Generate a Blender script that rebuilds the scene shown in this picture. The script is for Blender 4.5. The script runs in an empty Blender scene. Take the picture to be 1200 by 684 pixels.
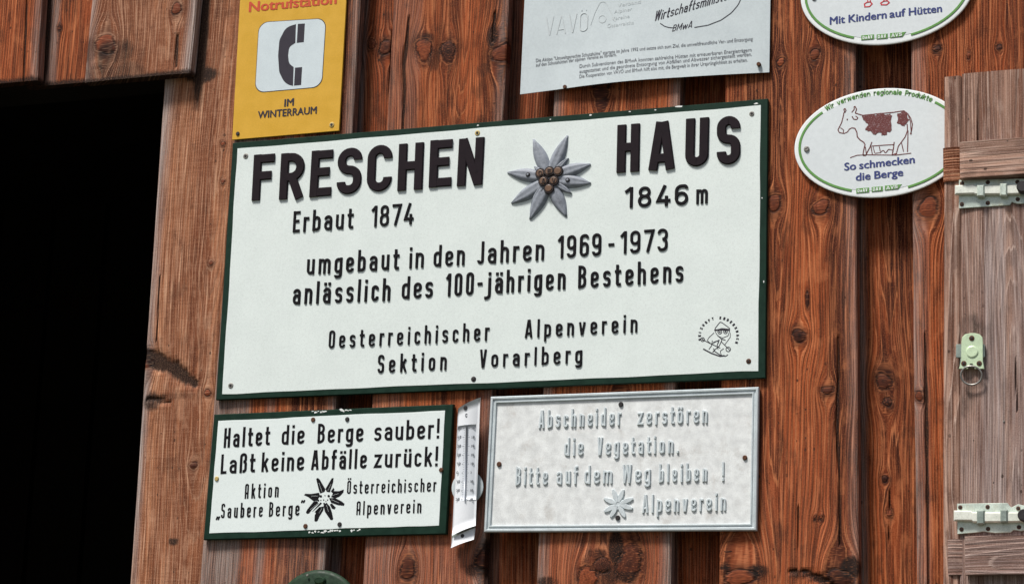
import bpy, math, random
import numpy as np

# ------------------------------------------------------------------ camera
S = bpy.context.scene
COL = S.collection
YAW, PITCH, ROLL, FPX = 0.3542216, 0.2377847, 0.03459821, 2700.0
CAM = np.array([1.47392934, -3.98553155, 1.65])


def cam_axes():
    cy, sy = math.cos(YAW), math.sin(YAW)
    cp, sp = math.cos(PITCH), math.sin(PITCH)
    f = np.array([-sy * cp, cy * cp, sp])
    rt = np.array([cy, sy, 0.0])
    up = np.cross(rt, f)
    cr, sr = math.cos(ROLL), math.sin(ROLL)
    return cr * rt + sr * up, -sr * rt + cr * up, f


RT, UP, FW = cam_axes()
from mathutils import Matrix, Vector
cd = bpy.data.cameras.new('camera')
cam = bpy.data.objects.new('camera', cd)
COL.objects.link(cam)
cd.sensor_fit = 'HORIZONTAL'
cd.sensor_width = 36.0
cd.lens = FPX * 36.0 / 1200.0
cd.clip_start = 0.05
cd.clip_end = 3000.0
m = Matrix.Identity(4)
for i in range(3):
    m[i][0], m[i][1], m[i][2], m[i][3] = RT[i], UP[i], -FW[i], CAM[i]
cam.matrix_world = m
S.camera = cam

# ------------------------------------------------------------------ light
SUN_EL, SUN_AZ = math.radians(60), math.radians(-30)   # azimuth from the wall normal, negative = from the left
w = bpy.data.worlds.new('World')
S.world = w
w.use_nodes = True
nt = w.node_tree
sky = nt.nodes.new('ShaderNodeTexSky')
sky.sky_type = 'NISHITA'
sky.sun_disc = False
sky.sun_elevation = SUN_EL
sky.sun_rotation = math.pi - SUN_AZ
sky.air_density = 1.0
sky.dust_density = 4.0
sky.ozone_density = 1.0
bg = nt.nodes['Background']
bg.inputs['Strength'].default_value = 0.055
nt.links.new(sky.outputs[0], bg.inputs['Color'])
sl = bpy.data.lights.new('sun', 'SUN')
sl.energy = 3.1
sl.angle = math.radians(12)
sl.color = (1.0, 0.965, 0.92)
so = bpy.data.objects.new('sun', sl)
COL.objects.link(so)
to_sun = Vector((math.cos(SUN_EL) * math.sin(SUN_AZ), -math.cos(SUN_EL) * math.cos(SUN_AZ), math.sin(SUN_EL)))
so.rotation_euler = to_sun.to_track_quat('Z', 'Y').to_euler()
so.location = (0, -4, 8)
vs = S.view_settings
vs.view_transform = 'Standard'
vs.look = 'None'
vs.exposure = 0.66
vs.gamma = 1.0
vs.use_curve_mapping = False

# ------------------------------------------------------------------ helpers
RNG = np.random.default_rng(7)
ORIGIN = {}


def P(px, py, y=0.0):
    """point of the plane y (metres, wall front = 0) seen at photo pixel px, py"""
    d = RT * ((px - 600.0) / FPX) - UP * ((py - 342.0) / FPX) + FW
    t = (y - CAM[1]) / d[1]
    return CAM + t * d


def thing(name, label, cat, loc, group=None):
    o = bpy.data.objects.new(name, None)
    COL.objects.link(o)
    o.empty_display_size = 0.05
    o.location = tuple(loc)
    ORIGIN[o.name] = np.array(loc, float)
    o['label'] = label
    o['category'] = cat
    if group:
        o['group'] = group
    return o


def obj(name, verts, faces, mat, parent=None, smooth=False, label=None, attrs=None):
    me = bpy.data.meshes.new(name)
    v = np.asarray(verts, float)
    org = np.zeros(3)
    if parent is not None:
        org = ORIGIN[parent.name]
        v = v - org
    me.from_pydata(v.tolist(), [], [list(map(int, f)) for f in faces])
    if attrs:
        for k, a in attrs.items():
            at = me.attributes.new(k, 'FLOAT', 'POINT')
            at.data.foreach_set('value', np.asarray(a, np.float32))
    if smooth:
        me.polygons.foreach_set('use_smooth', [True] * len(me.polygons))
    me.materials.append(mat)
    me.update()
    o = bpy.data.objects.new(name, me)
    COL.objects.link(o)
    if parent is not None:
        o.parent = parent
        ORIGIN[o.name] = org
    if label:
        o['label'] = label
    return o


class MB:
    def __init__(self):
        self.v, self.f = [], []

    def add(self, v, f):
        n = len(self.v)
        self.v += [tuple(map(float, p)) for p in v]
        self.f += [tuple(int(i) + n for i in q) for q in f]

    def box(self, x0, x1, y0, y1, z0, z1, bev=0.0):
        if bev <= 0:
            v = [(x, y, z) for x in (x0, x1) for y in (y0, y1) for z in (z0, z1)]
            f = [(0, 1, 3, 2), (4, 6, 7, 5), (0, 4, 5, 1), (2, 3, 7, 6), (0, 2, 6, 4), (1, 5, 7, 3)]
            self.add(v, f)
        else:
            q = [(x0, z0), (x1, z0), (x1, z1), (x0, z1)]
            self.slab([np.array([a, 0, c]) for a, c in q], [(0, y1), (0, y0 + bev), (bev, y0)])

    def slab(self, quad, prof, close=True):
        """polygon outline (counter-clockwise seen from the front), rings of (inset, y)"""
        q = np.array([[p[0], p[2]] for p in quad], float)
        n = len(q)
        rings = []
        for ins, y in prof:
            r = inset(q, ins)
            rings.append([(a, y, b) for a, b in r])
        v = [p for r in rings for p in r]
        f = []
        for k in range(len(rings) - 1):
            for i in range(n):
                j = (i + 1) % n
                f.append((k * n + i, k * n + j, (k + 1) * n + j, (k + 1) * n + i))
        if close:
            f.append(tuple((len(rings) - 1) * n + i for i in range(n)))
        self.add(v, f)

    def disc(self, c, r, y0, y1, n=16, ry=None, bev=0.25):
        ry = ry or r
        q = [np.array([c[0] + r * math.cos(a), 0, c[1] + ry * math.sin(a)]) for a in np.linspace(0, 2 * math.pi, n, endpoint=False)]
        self.slab(q, [(0, y0), (0, y1 + bev * min(r, abs(y0 - y1))), (bev * r * .5, y1)])

    def tube(self, pts, r, n=8, closed=False):
        pts = [np.array(p, float) for p in pts]
        N = len(pts)
        v, f = [], []
        for i, p in enumerate(pts):
            a = pts[(i - 1) % N] if (closed or i > 0) else p
            b = pts[(i + 1) % N] if (closed or i < N - 1) else p
            t = (b - a) / np.linalg.norm(b - a)
            u = np.cross(t, [0.0, 1.0, 0.013])
            if np.linalg.norm(u) < 1e-6:
                u = np.array([1.0, 0, 0])
            u /= np.linalg.norm(u)
            w_ = np.cross(u, t)
            for k in range(n):
                an = 2 * math.pi * k / n
                v.append(p + r * (math.cos(an) * u + math.sin(an) * w_))
        for i in range(N if closed else N - 1):
            j = (i + 1) % N
            for k in range(n):
                l = (k + 1) % n
                f.append((i * n + k, i * n + l, j * n + l, j * n + k))
        if not closed:
            f.append(tuple(range(n)))
            f.append(tuple((N - 1) * n + k for k in range(n - 1, -1, -1)))
        self.add(v, f)

    def build(self, name, mat, parent=None, smooth=False, label=None):
        return obj(name, self.v, self.f, mat, parent, smooth, label)


def inset(q, d):
    if abs(d) < 1e-12:
        return q.copy()
    n = len(q)
    out = np.zeros_like(q)
    for i in range(n):
        a, b, c = q[i - 1], q[i], q[(i + 1) % n]
        e1 = (b - a) / (np.linalg.norm(b - a) + 1e-12)
        e2 = (c - b) / (np.linalg.norm(c - b) + 1e-12)
        n1 = np.array([-e1[1], e1[0]])
        n2 = np.array([-e2[1], e2[0]])
        mm = n1 + n2
        L = np.dot(mm, mm)
        out[i] = b + d * mm * 2 / max(L, 0.5)
    return out


def quad_px(TL, TR, BR, BL, y):
    return [P(*BL, y), P(*BR, y), P(*TR, y), P(*TL, y)]


def rough_quad(quad, amp, step, seed):
    """outline with slightly uneven edges, like a hand-painted field"""
    r = np.random.default_rng(seed)
    out = []
    for i in range(4):
        a, b = quad[i], quad[(i + 1) % 4]
        n = max(2, int(np.linalg.norm(b - a) / step))
        ph = r.uniform(0, 6.28, 4)
        for k in range(n):
            s = k / n
            p = a * (1 - s) + b * s
            e = (b - a) / np.linalg.norm(b - a)
            nrm = np.array([-e[2], 0, e[0]])
            d = amp * (math.sin(s * 9 + ph[0]) + .6 * math.sin(s * 23 + ph[1]) + .5 * math.sin(s * 51 + ph[2]))
            if k == 0:
                d = 0
            out.append(p + nrm * d)
    return out


# ------------------------------------------------------------------ materials
def new_mat(name):
    mt = bpy.data.materials.new(name)
    mt.use_nodes = True
    nt = mt.node_tree
    return mt, nt, nt.nodes['Principled BSDF']


class NG:
    """tiny node-graph helper"""
    def __init__(self, nt):
        self.nt = nt

    def n(self, typ, **kw):
        nd = self.nt.nodes.new(typ)
        for k, v in kw.items():
            setattr(nd, k, v)
        return nd

    def put(self, sock, v):
        if isinstance(v, bpy.types.NodeSocket):
            self.nt.links.new(v, sock)
        else:
            sock.default_value = v

    def math(self, op, a, b=None, c=None, clamp=False):
        nd = self.n('ShaderNodeMath', operation=op, use_clamp=clamp)
        self.put(nd.inputs[0], a)
        if b is not None:
            self.put(nd.inputs[1], b)
        if c is not None:
            self.put(nd.inputs[2], c)
        return nd.outputs[0]

    def rng(self, v, a, b, c=0.0, d=1.0):
        nd = self.n('ShaderNodeMapRange', interpolation_type='SMOOTHSTEP')
        self.put(nd.inputs['Value'], v)
        for k, x in (('From Min', a), ('From Max', b), ('To Min', c), ('To Max', d)):
            self.put(nd.inputs[k], x)
        return nd.outputs[0]

    def mix(self, f, a, b, mode='MIX'):
        nd = self.n('ShaderNodeMix', data_type='RGBA', blend_type=mode)
        nd.clamp_factor = True
        self.put(nd.inputs['Factor'], f)
        for s, v in ((nd.inputs[6], a), (nd.inputs[7], b)):
            if isinstance(v, tuple):
                v = (*v[:3], 1.0)
            self.put(s, v)
        return nd.outputs[2]

    def xyz(self, x, y, z):
        nd = self.n('ShaderNodeCombineXYZ')
        for s, v in zip(nd.inputs, (x, y, z)):
            self.put(s, v)
        return nd.outputs[0]

    def noise(self, vec, scale=1.0, detail=2.0, rough=.5, dist=0.0):
        nd = self.n('ShaderNodeTexNoise')
        self.put(nd.inputs['Vector'], vec)
        nd.inputs['Scale'].default_value = scale
        nd.inputs['Detail'].default_value = detail
        nd.inputs['Roughness'].default_value = rough
        nd.inputs['Distortion'].default_value = dist
        return nd.outputs[0]

    def attr(self, name):
        return self.n('ShaderNodeAttribute', attribute_name=name).outputs['Fac']


def wood_material(name, A, B, LATE, HI, GREY, late=.6, hi=.45, knot_dark=1.0, bump=.6, saw=0.0):
    mt, nt, bs = new_mat(name)
    g = NG(nt)
    mul, add = (lambda a, b: g.math('MULTIPLY', a, b)), (lambda a, b: g.math('ADD', a, b))
    fib, vv, ring, kd, kst = g.attr('fib'), g.attr('vv'), g.attr('ring'), g.attr('knot'), g.attr('kstyle')
    stain_shade, grey, crack, tone = g.attr('stain_shade'), g.attr('grey'), g.attr('crack'), g.attr('tone')

    def nz(fs, fv, off, det=2, ro=.55):
        return g.noise(g.xyz(mul(fib, fs), mul(vv, fv), off), 1.0, det, ro)
    n_f = nz(520.0, 9.0, 1.7, 2, .6)        # fibres
    n_t = nz(240.0, 5.0, 3.9, 2, .6)        # threads
    n_s = nz(95.0, 2.6, 5.1)                # streaks
    n_b = nz(30.0, 1.5, 9.3)                # broad bands
    n_m = nz(34.0, 15.0, 2.3, 3, .65)       # blotches
    n_l = nz(9.0, 5.0, 7.7, 2, .5)          # large drift
    n_g = nz(640.0, 430.0, 2.9, 1, .5)      # dust
    rr = add(ring, mul(g.math('SUBTRACT', n_s, .5), 1.1))
    rr = add(rr, mul(g.math('SUBTRACT', n_t, .5), .35))
    fr = g.math('FRACT', rr)
    lt = mul(g.rng(fr, .15, .80), g.rng(fr, 1.0, .88))
    ridge = mul(g.rng(fr, .84, .92), g.rng(fr, 1.0, .96))
    t = add(add(mul(n_s, .9), mul(n_b, .9)), add(mul(n_l, .5), add(tone, -1.1)))
    c = g.mix(g.rng(t, -.35, .50), A, B)
    c = g.mix(mul(mul(lt, late), g.rng(n_l, .25, .6, .55, 1.0)), c, LATE)
    c = g.mix(mul(g.rng(n_t, .52, .70), .55), c, HI)
    c = g.mix(mul(g.rng(n_t, .48, .30), .60), c, LATE)
    c = g.mix(mul(g.rng(n_f, .52, .74), .45), c, HI)
    c = g.mix(mul(g.rng(n_f, .48, .26), .60), c, LATE)
    hm = mul(mul(ridge, hi), g.rng(add(n_m, mul(n_s, .5)), .5, .95))
    c = g.mix(hm, c, HI)
    c = g.mix(mul(g.rng(n_m, .52, .70), .50), c, LATE)
    c = g.mix(mul(g.rng(n_m, .46, .30), .25), c, HI)
    if saw:
        n_w = g.noise(g.xyz(mul(fib, 22.0), mul(vv, 330.0), 6.1), 1.0, 1, .5)
        c = g.mix(mul(g.rng(n_w, .52, .68), saw), c, LATE)
        c = g.mix(mul(g.rng(n_w, .48, .34), saw * .6), c, HI)
    # weathered grey
    gm = g.math('MULTIPLY', grey, g.rng(add(mul(n_s, .6), mul(n_f, .5)), .30, .72, .35, 1.0), clamp=True)
    gcol = g.mix(g.rng(n_f, .35, .65), tuple(x * .45 for x in GREY), GREY)
    gcol = g.mix(mul(g.rng(n_t, .46, .30), .6), gcol, tuple(x * .35 for x in GREY))
    c = g.mix(gm, c, gcol)
    # knots
    kn = nz(150.0, 150.0, 4.0)
    kl = nz(45.0, 45.0, 8.0, 1)
    kk = add(kd, mul(g.math('SUBTRACT', kn, .5), .55))
    kring = g.math('MULTIPLY_ADD', g.math('SINE', mul(add(kk, mul(kn, .6)), 15.0)), .5, .5)
    kc = g.mix(g.rng(kst, .3, .8), (.040, .012, .007), (.25, .060, .022))
    kc = g.mix(mul(kring, .45), kc, (.075, .020, .010))
    kc = g.mix(mul(g.rng(kn, .55, .75), .6), kc, (.02, .008, .006))
    kc = g.mix(mul(g.rng(kk, .50, .10), g.rng(kst, .7, .2)), kc, (.012, .006, .005))
    c = g.mix(mul(g.rng(kk, 2.2, 1.0), .7 * knot_dark), c, LATE)
    c = g.mix(g.rng(kk, 1.06, .90), c, kc)
    edge = mul(mul(g.rng(kk, .78, .93), g.rng(kk, 1.22, 1.0)), g.rng(kl, .35, .60, .15, 1.0))
    c = g.mix(mul(edge, .9 * knot_dark), c, (.016, .007, .005))
    rim = mul(mul(g.rng(kk, 1.12, 1.22), g.rng(kk, 1.42, 1.26)), g.rng(kl, .56, .44))
    c = g.mix(mul(rim, .22), c, HI)
    # soot stains and painted-in shade
    sm = add(stain_shade, mul(g.math('SUBTRACT', add(add(mul(n_t, .45), mul(n_s, .25)), mul(n_m, .3)), .5), 1.7))
    sm = mul(g.rng(sm, .25, .85), g.rng(stain_shade, .02, .25))
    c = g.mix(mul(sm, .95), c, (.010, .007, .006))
    # pin holes and resin specks
    vo = g.n('ShaderNodeTexVoronoi', voronoi_dimensions='2D')
    g.put(vo.inputs['Vector'], g.xyz(mul(fib, 62.0), mul(vv, 40.0), 0.0))
    vo.inputs['Scale'].default_value = 1.0
    sep = g.n('ShaderNodeSeparateColor')
    nt.links.new(vo.outputs['Color'], sep.inputs[0])
    rad = mul(sep.outputs[1], .14)
    hole = mul(g.math('LESS_THAN', vo.outputs['Distance'], rad), mul(g.math('GREATER_THAN', sep.outputs[0], .80), g.rng(n_l, .42, .6)))
    c = g.mix(mul(hole, .8), c, (.02, .009, .006))
    ck = add(crack, mul(g.math('SUBTRACT', add(mul(n_s, .6), mul(n_m, .4)), .5), 1.5))
    cm = mul(g.rng(ck, .30, .85), g.rng(crack, .02, .25))
    c = g.mix(mul(cm, .95), c, (.008, .004, .003))
    # grain of dust
    c = g.mix(mul(g.rng(n_g, .5, .8), .25), c, HI)
    c = g.mix(mul(g.rng(n_g, .5, .22), .40), c, LATE)
    nt.links.new(c, bs.inputs['Base Color'])
    g.put(bs.inputs['Roughness'], .72)
    bs.inputs['Specular IOR Level'].default_value = .15
    hgt = add(mul(lt, .7), mul(n_f, .8))
    hgt = add(hgt, mul(n_t, .9))
    hgt = add(hgt, mul(n_g, .35))
    hgt = g.math('SUBTRACT', hgt, mul(cm, 2.5))
    hgt = g.math('SUBTRACT', hgt, mul(edge, .9))
    bp = g.n('ShaderNodeBump')
    bp.inputs['Strength'].default_value = bump
    bp.inputs['Distance'].default_value = .0016
    nt.links.new(hgt, bp.inputs['Height'])
    nt.links.new(bp.outputs[0], bs.inputs['Normal'])
    return mt


WOOD = wood_material('larch_boards', (.060, .0095, .0030), (.37, .080, .021), (.015, .0028, .0012), (.70, .245, .098), (.33, .27, .24), hi=.75)
WOOD_PALE = wood_material('pale_weathered_board', (.21, .062, .024), (.56, .235, .112), (.072, .019, .008), (.72, .42, .265), (.46, .41, .39), late=.35, hi=.5, saw=.13)
WOOD_GREY = wood_material('grey_weathered_shutter', (.19, .082, .050), (.46, .275, .20), (.085, .040, .028), (.58, .43, .355), (.45, .37, .355), late=.6, hi=.7)
WOOD_DARK = wood_material('dark_recessed_board', (.056, .0090, .0032), (.30, .062, .016), (.015, .0035, .0017), (.48, .19, .09), (.30, .25, .23), late=.6, hi=.6)  # darker board tones, used on most recessed boards


def paint(name, col, rough=.35, spec=.4, mott=.08, scale=60, metal=0.0, bump=0.0, dirt=None, speck=0.0):
    mt, nt, bs = new_mat(name)
    g = NG(nt)
    tc = g.n('ShaderNodeTexCoord').outputs['Object']
    a = g.noise(tc, scale, 4, .6)
    b = g.noise(tc, scale * 12, 2, .6)
    f = g.math('ADD', g.math('MULTIPLY', a, .5), g.math('MULTIPLY', b, .5))
    c = g.mix(g.rng(f, .3, .7), tuple(x * (1 - mott) for x in col), tuple(min(1, x * (1 + mott)) for x in col))
    if speck:
        s = g.noise(tc, 620, 2, .7)
        c = g.mix(g.math('MULTIPLY', g.rng(s, .5, .72), speck), c, tuple(x * .55 for x in col))
    if dirt:
        d = g.noise(tc, scale * .35, 6, .7)
        c = g.mix(g.math('MULTIPLY', g.rng(d, .52, .72), dirt[1]), c, dirt[0])
    nt.links.new(c, bs.inputs['Base Color'])
    g.put(bs.inputs['Roughness'], g.rng(a, .3, .7, rough * .8, min(1, rough * 1.25)))
    bs.inputs['Specular IOR Level'].default_value = spec
    bs.inputs['Metallic'].default_value = metal
    if bump:
        bp = g.n('ShaderNodeBump')
        bp.inputs['Strength'].default_value = bump
        bp.inputs['Distance'].default_value = .0008
        nt.links.new(f, bp.inputs['Height'])
        nt.links.new(bp.outputs[0], bs.inputs['Normal'])
    return mt


M = dict(
    enamel=paint('white_enamel', (.72, .79, .765), .36, .3, .04, 14, speck=.34, bump=.06),
    enamel2=paint('clean_white_enamel', (.75, .825, .81), .36, .3, .03, 14, speck=.26, bump=.04),
    green=paint('dark_green_enamel', (.006, .026, .016), .55, .15, .3, 60),
    black=paint('black_letter_paint', (.007, .006, .008), .6, .12, .3, 90),
    violet=paint('worn_black_letter_paint', (.013, .008, .011), .6, .12, .3, 90),
    yellow=paint('yellow_sheet', (.64, .365, .035), .42, .3, .07, 30, speck=.25, bump=.05),
    red=paint('orange_red_print', (.55, .075, .028), .5, .3, .08, 60),
    ink=paint('dark_print', (.040, .036, .048), .6, .15, .15, 80),
    ink_soft=paint('faded_print', (.16, .17, .19), .6, .2, .2, 80),
    ink_faint=paint('faint_relief_print', (.52, .57, .585), .6, .2, .06, 80),
    print_white=paint('printed_white_square', (.60, .68, .71), .4, .3, .04, 40, speck=.2),
    notice=paint('pale_blue_notice_sheet', (.54, .605, .625), .4, .3, .05, 16, speck=.2),
    oval=paint('white_oval_enamel', (.68, .73, .745), .25, .45, .05, 9, speck=.1),
    ovalrim=paint('white_rim_enamel', (.80, .84, .84), .25, .45, .04, 20),
    leaf=paint('leaf_green_print', (.12, .29, .075), .4, .3, .08, 60),
    blue=paint('dark_blue_print', (.045, .060, .20), .4, .3, .1, 60),
    cow=paint('red_brown_print', (.13, .032, .030), .5, .3, .15, 1500, dirt=((.48, .40, .42), .9)),
    redprint=paint('crimson_print', (.50, .03, .045), .45, .3, .1, 60),
    alu=paint('cast_aluminium', (.72, .745, .74), .55, .35, .20, 55, metal=.05, bump=.35, dirt=((.45, .425, .39), .55), speck=.3),
    alu_rim=paint('cast_aluminium_rim', (.52, .58, .60), .5, .35, .12, 30, metal=.12, bump=.25, speck=.2),
    alu_let=paint('cast_aluminium_letters', (.56, .62, .64), .5, .35, .14, 80, metal=.1, bump=.3, speck=.25),
    eleaf=paint('grey_lacquered_metal', (.25, .275, .315), .5, .3, .25, 120, bump=.4, speck=.35, dirt=((.06, .065, .08), .5)),
    bronze=paint('bronze_button', (.15, .085, .05), .45, .4, .25, 120),
    bronze_dark=paint('dark_bronze_rim', (.022, .013, .011), .45, .4, .25, 120),
    screw=paint('zinc_screw', (.30, .29, .26), .4, .5, .25, 200, metal=.4),
    rust=paint('rusty_screw', (.10, .045, .025), .7, .2, .4, 200),
    darkscrew=paint('dark_screw', (.020, .017, .018), .5, .4, .3, 200),
    brass=paint('brass_eyelet', (.62, .47, .18), .35, .5, .1, 200, metal=.4),
    zinc=paint('yellowish_zinc', (.60, .68, .60), .33, .5, .30, 55, metal=.25, bump=.15, dirt=((.50, .42, .24), .6), speck=.2),
    zinc_bright=paint('bright_zinc_bar', (.80, .82, .73), .3, .5, .15, 70, metal=.15, bump=.1, dirt=((.45, .52, .42), .5)),
    zinc_green=paint('greenish_zinc', (.60, .74, .50), .33, .5, .18, 60, metal=.2, bump=.1, dirt=((.45, .36, .18), .6), speck=.2),
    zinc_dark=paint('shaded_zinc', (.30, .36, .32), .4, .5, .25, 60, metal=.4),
    steel=paint('dull_steel_ring', (.30, .29, .27), .35, .5, .2, 80, metal=.6),
    thermo=paint('white_thermometer_sheet', (.77, .80, .83), .3, .4, .03, 30),
    thermo_scale=paint('scale_print_field', (.66, .70, .745), .35, .35, .03, 60),
    glass=paint('thermometer_tube', (.40, .43, .48), .2, .5, .05, 60),
    badge=paint('mossy_green_paint', (.014, .036, .018), .5, .2, .6, 80, bump=.3, speck=.5),
    badge_pale=paint('pale_lime_paint', (.55, .68, .30), .5, .35, .25, 60),
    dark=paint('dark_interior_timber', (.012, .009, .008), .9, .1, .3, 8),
    stone=paint('grey_plinth_stone', (.22, .21, .20), .9, .2, .25, 6, bump=.6),
    gravel=paint('yard_gravel', (.075, .075, .055), .95, .15, .35, 30, bump=.8),
    chip=paint('bare_white_enamel', (.75, .78, .76), .5, .3, .1, 60),
)

# ------------------------------------------------------------------ ground
gv = [(-400, -400, 0), (400, -400, 0), (400, 400, 0), (-400, 400, 0)]
go = obj('ground', gv, [(0, 1, 2, 3)], M['gravel'])
go['kind'] = 'structure'

# ------------------------------------------------------------------ boards
WALL_Z0, WALL_Z1 = 1.72, 3.80


def lownoise(x, seed, n=5, f0=1.0):
    r = np.random.default_rng(seed)
    o = np.zeros_like(x)
    for k in range(n):
        f = f0 * (1.7 ** k)
        o += np.sin(x * f + r.uniform(0, 6.28)) / (1.5 ** k)
    return o


def smooth(x, a, b):
    t = np.clip((x - a) / (b - a), 0, 1)
    return t * t * (3 - 2 * t)


def seg_dist(X, Z, pts):
    """distance to a polyline and position 0..1 along it"""
    best = np.full(X.shape, 9.0)
    pos = np.zeros(X.shape)
    n = len(pts) - 1
    for i in range(n):
        a, b = np.array(pts[i]), np.array(pts[i + 1])
        d = b - a
        L = np.dot(d, d)
        t = np.clip(((X - a[0]) * d[0] + (Z - a[1]) * d[1]) / L, 0, 1)
        D = np.hypot(X - a[0] - t * d[0], Z - a[1] - t * d[1])
        mk = D < best
        best = np.where(mk, D, best)
        pos = np.where(mk, (i + t) / n, pos)
    return best, pos


def board(name, left, right, y, parent, mat=None, thick=.026, z0=None, z1=None, knots=(), cracks=(), stain_shades=(),
          greyL=0.0, greyR=0.0, grey=0.0, tone=0.0, pith=None, rings=190.0, seed=1, label=None, dz=.008, dx=.0022,
          horizontal=False, bands=(), wavy=.0012, depth=.03, pixels=True, greys=(), vbands=(), end_black=False):
    """one sawn board. left/right: two photo points on each long edge (pixels=True) or plain x (metres)."""
    mat = mat or WOOD
    if pixels:
        def line(pp):
            a, b = P(*pp[0], y), P(*pp[1], y)
            s = (b[0] - a[0]) / (b[2] - a[2])
            return lambda Z: a[0] + s * (Z - a[2])
        fl, fr_ = line(left), line(right)
    else:
        fl, fr_ = (lambda Z: left + 0 * Z), (lambda Z: right + 0 * Z)
    z0 = WALL_Z0 if z0 is None else z0
    z1 = WALL_Z1 if z1 is None else z1
    nz = max(3, int((z1 - z0) / dz))
    zs = np.linspace(z0, z1, nz)
    wmid = float(fr_((z0 + z1) / 2) - fl((z0 + z1) / 2))
    nx = max(6, int(wmid / dx))
    s = np.linspace(0, 1, nx)
    Zg, Sg = np.meshgrid(zs, s, indexing='ij')
    r = np.random.default_rng(seed)
    eL = wavy * lownoise(Zg, seed * 3 + 1, 5, 3.0) * .5
    eR = wavy * lownoise(Zg, seed * 3 + 2, 5, 3.0) * .5
    L = fl(Zg) + eL
    Rr = fr_(Zg) - eR
    X = L + (Rr - L) * Sg
    kn = []
    for k in knots:
        px, py, rx, ry = k[:4]
        c = P(px, py, y)
        sc = np.linalg.norm(P(px + 1, py, y) - c)
        kn.append((c[0], c[2], rx * sc, ry * sc, k[5] if len(k) > 5 else 1.0, k[4] if len(k) > 4 else r.uniform(.2, .8)))
    if horizontal:
        U, V = Zg, X
    else:
        U, V = X, Zg
    # grain lines flow round the knots
    Ue = U + .0035 * lownoise(V, seed * 5, 4, 2.2) * 1.0
    KD = np.full(X.shape, 6.0)
    KS = np.full(X.shape, .5)
    for cx, cz, rx, ry, st, sty in kn:
        ku, kv, ru, rv = (cz, cx, ry, rx) if horizontal else (cx, cz, rx, ry)
        a = ru * 1.35
        el = max(1.8, rv / ru * 1.5)
        rho2 = ((U - ku) ** 2 + ((V - kv) / el) ** 2)
        Ue = Ue - st * (U - ku) * a * a / np.maximum(rho2, a * a) * np.exp(-np.sqrt(rho2) / (7 * a))
        an = np.arctan2(Zg - cz, X - cx)
        kd_ = np.sqrt(((X - cx) / rx) ** 2 + ((Zg - cz) / ry) ** 2) * (1 + .12 * np.sin(2 * an + cx * 90) + .08 * np.sin(3 * an + cz * 70))
        KS = np.where(kd_ < KD, sty, KS)
        KD = np.minimum(KD, kd_)
    umid = float(np.mean(U))
    width = float(U.max() - U.min())
    pu = umid + (width * (r.uniform(-.35, .35)) if pith is None else width * pith)
    wob = depth + .020 * lownoise(V, seed * 7, 3, 1.1) + .004 * lownoise(V, seed * 11, 3, 5.0)
    ring = np.sqrt((Ue - pu) ** 2 + wob ** 2) * rings
    cr = np.zeros(X.shape)
    dent = np.zeros(X.shape)
    for pts, wd in cracks:
        q = [tuple(P(a, b, y)[[0, 2]]) for a, b in pts]
        D, pos = seg_dist(X, Zg, q)
        ww = wd * (.35 + .65 * np.sin(np.pi * np.clip(pos * .9 + .05, 0, 1))) * (1 + .3 * lownoise(Zg, seed + 77, 3, 40.0) * .4)
        c = np.clip(1.25 - D / np.maximum(ww, 1e-5) * .6, 0, 1)
        cr = np.maximum(cr, c)
    st = np.zeros(X.shape)
    for px, py, rx, ry, am in stain_shades:
        c = P(px, py, y)
        sc = np.linalg.norm(P(px + 1, py, y) - c)
        d = np.sqrt(((X - c[0]) / (rx * sc)) ** 2 + ((Zg - c[2]) / (ry * sc)) ** 2)
        st = np.maximum(st, am * smooth(d, 1.35, .55))
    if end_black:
        st = np.maximum(st, smooth(Zg, z0 + .016, z0 + .001))  # black lower end: charred end grain plus underside shade painted in
    gr = np.full(X.shape, grey)
    wob_l = .6 + .4 * lownoise(Zg, seed * 13, 4, 2.0) * .5
    if greyL:
        gr = np.maximum(gr, smooth(Sg * wmid, .03 * wob_l + .012, .002) * greyL)
    if greyR:
        gr = np.maximum(gr, smooth((1 - Sg) * wmid, .03 * wob_l + .012, .002) * greyR)
    for px0, px1, am in greys:          # grey streaks, by photo column at mid height
        a0, a1 = (px0, px1)
        gr = np.maximum(gr, am * smooth(Sg, a0 - .05, a0 + .03) * smooth(Sg, a1 + .05, a1 - .03))
    tn = np.full(X.shape, tone) + .18 * lownoise(Sg * 3, seed * 17, 3, 2.0) * .5
    for s0, s1, am in bands:
        tn = tn + am * smooth(Sg, s0 - .04, s0 + .04) * smooth(Sg, s1 + .04, s1 - .04)
    for p0, p1, dt_, dg_ in vbands:      # weathering that changes along the height (photo rows)
        xm_ = 600
        za, zb_ = P(xm_, p0, y)[2], P(xm_, p1, y)[2]
        wgt = smooth(Zg, za, zb_)
        tn = tn + dt_ * wgt
        gr = np.clip(gr + dg_ * wgt, 0, 1)
    Y = np.full(X.shape, y)
    Y = Y + np.minimum(cr, .6) * .004 + .0007 * lownoise(Sg * 5 + Zg, seed * 19, 3, 1.0) * .5
    Y = Y - .0018 * np.clip(1 - KD, 0, 1) ** .5 * (KD < 1)
    cup = (2 * Sg - 1) ** 2
    Y = Y + .0015 * cup
    bev = .0028
    ed = np.minimum(Sg, 1 - Sg) * wmid
    Y = Y + np.where(ed < bev, (bev - ed) * .75, 0)
    # perimeter skirt back to the thickness
    n, mcol = X.shape
    vf = np.stack([X, Y, Zg], -1).reshape(-1, 3)
    idx = np.arange(n * mcol).reshape(n, mcol)
    q = np.stack([idx[:-1, :-1], idx[:-1, 1:], idx[1:, 1:], idx[1:, :-1]], -1).reshape(-1, 4)
    per = np.concatenate([idx[0, :], idx[1:, -1], idx[-1, -2::-1], idx[-2:0:-1, 0]])
    bv = vf[per].copy()
    bv[:, 1] = y + thick
    nb = len(per)
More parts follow.
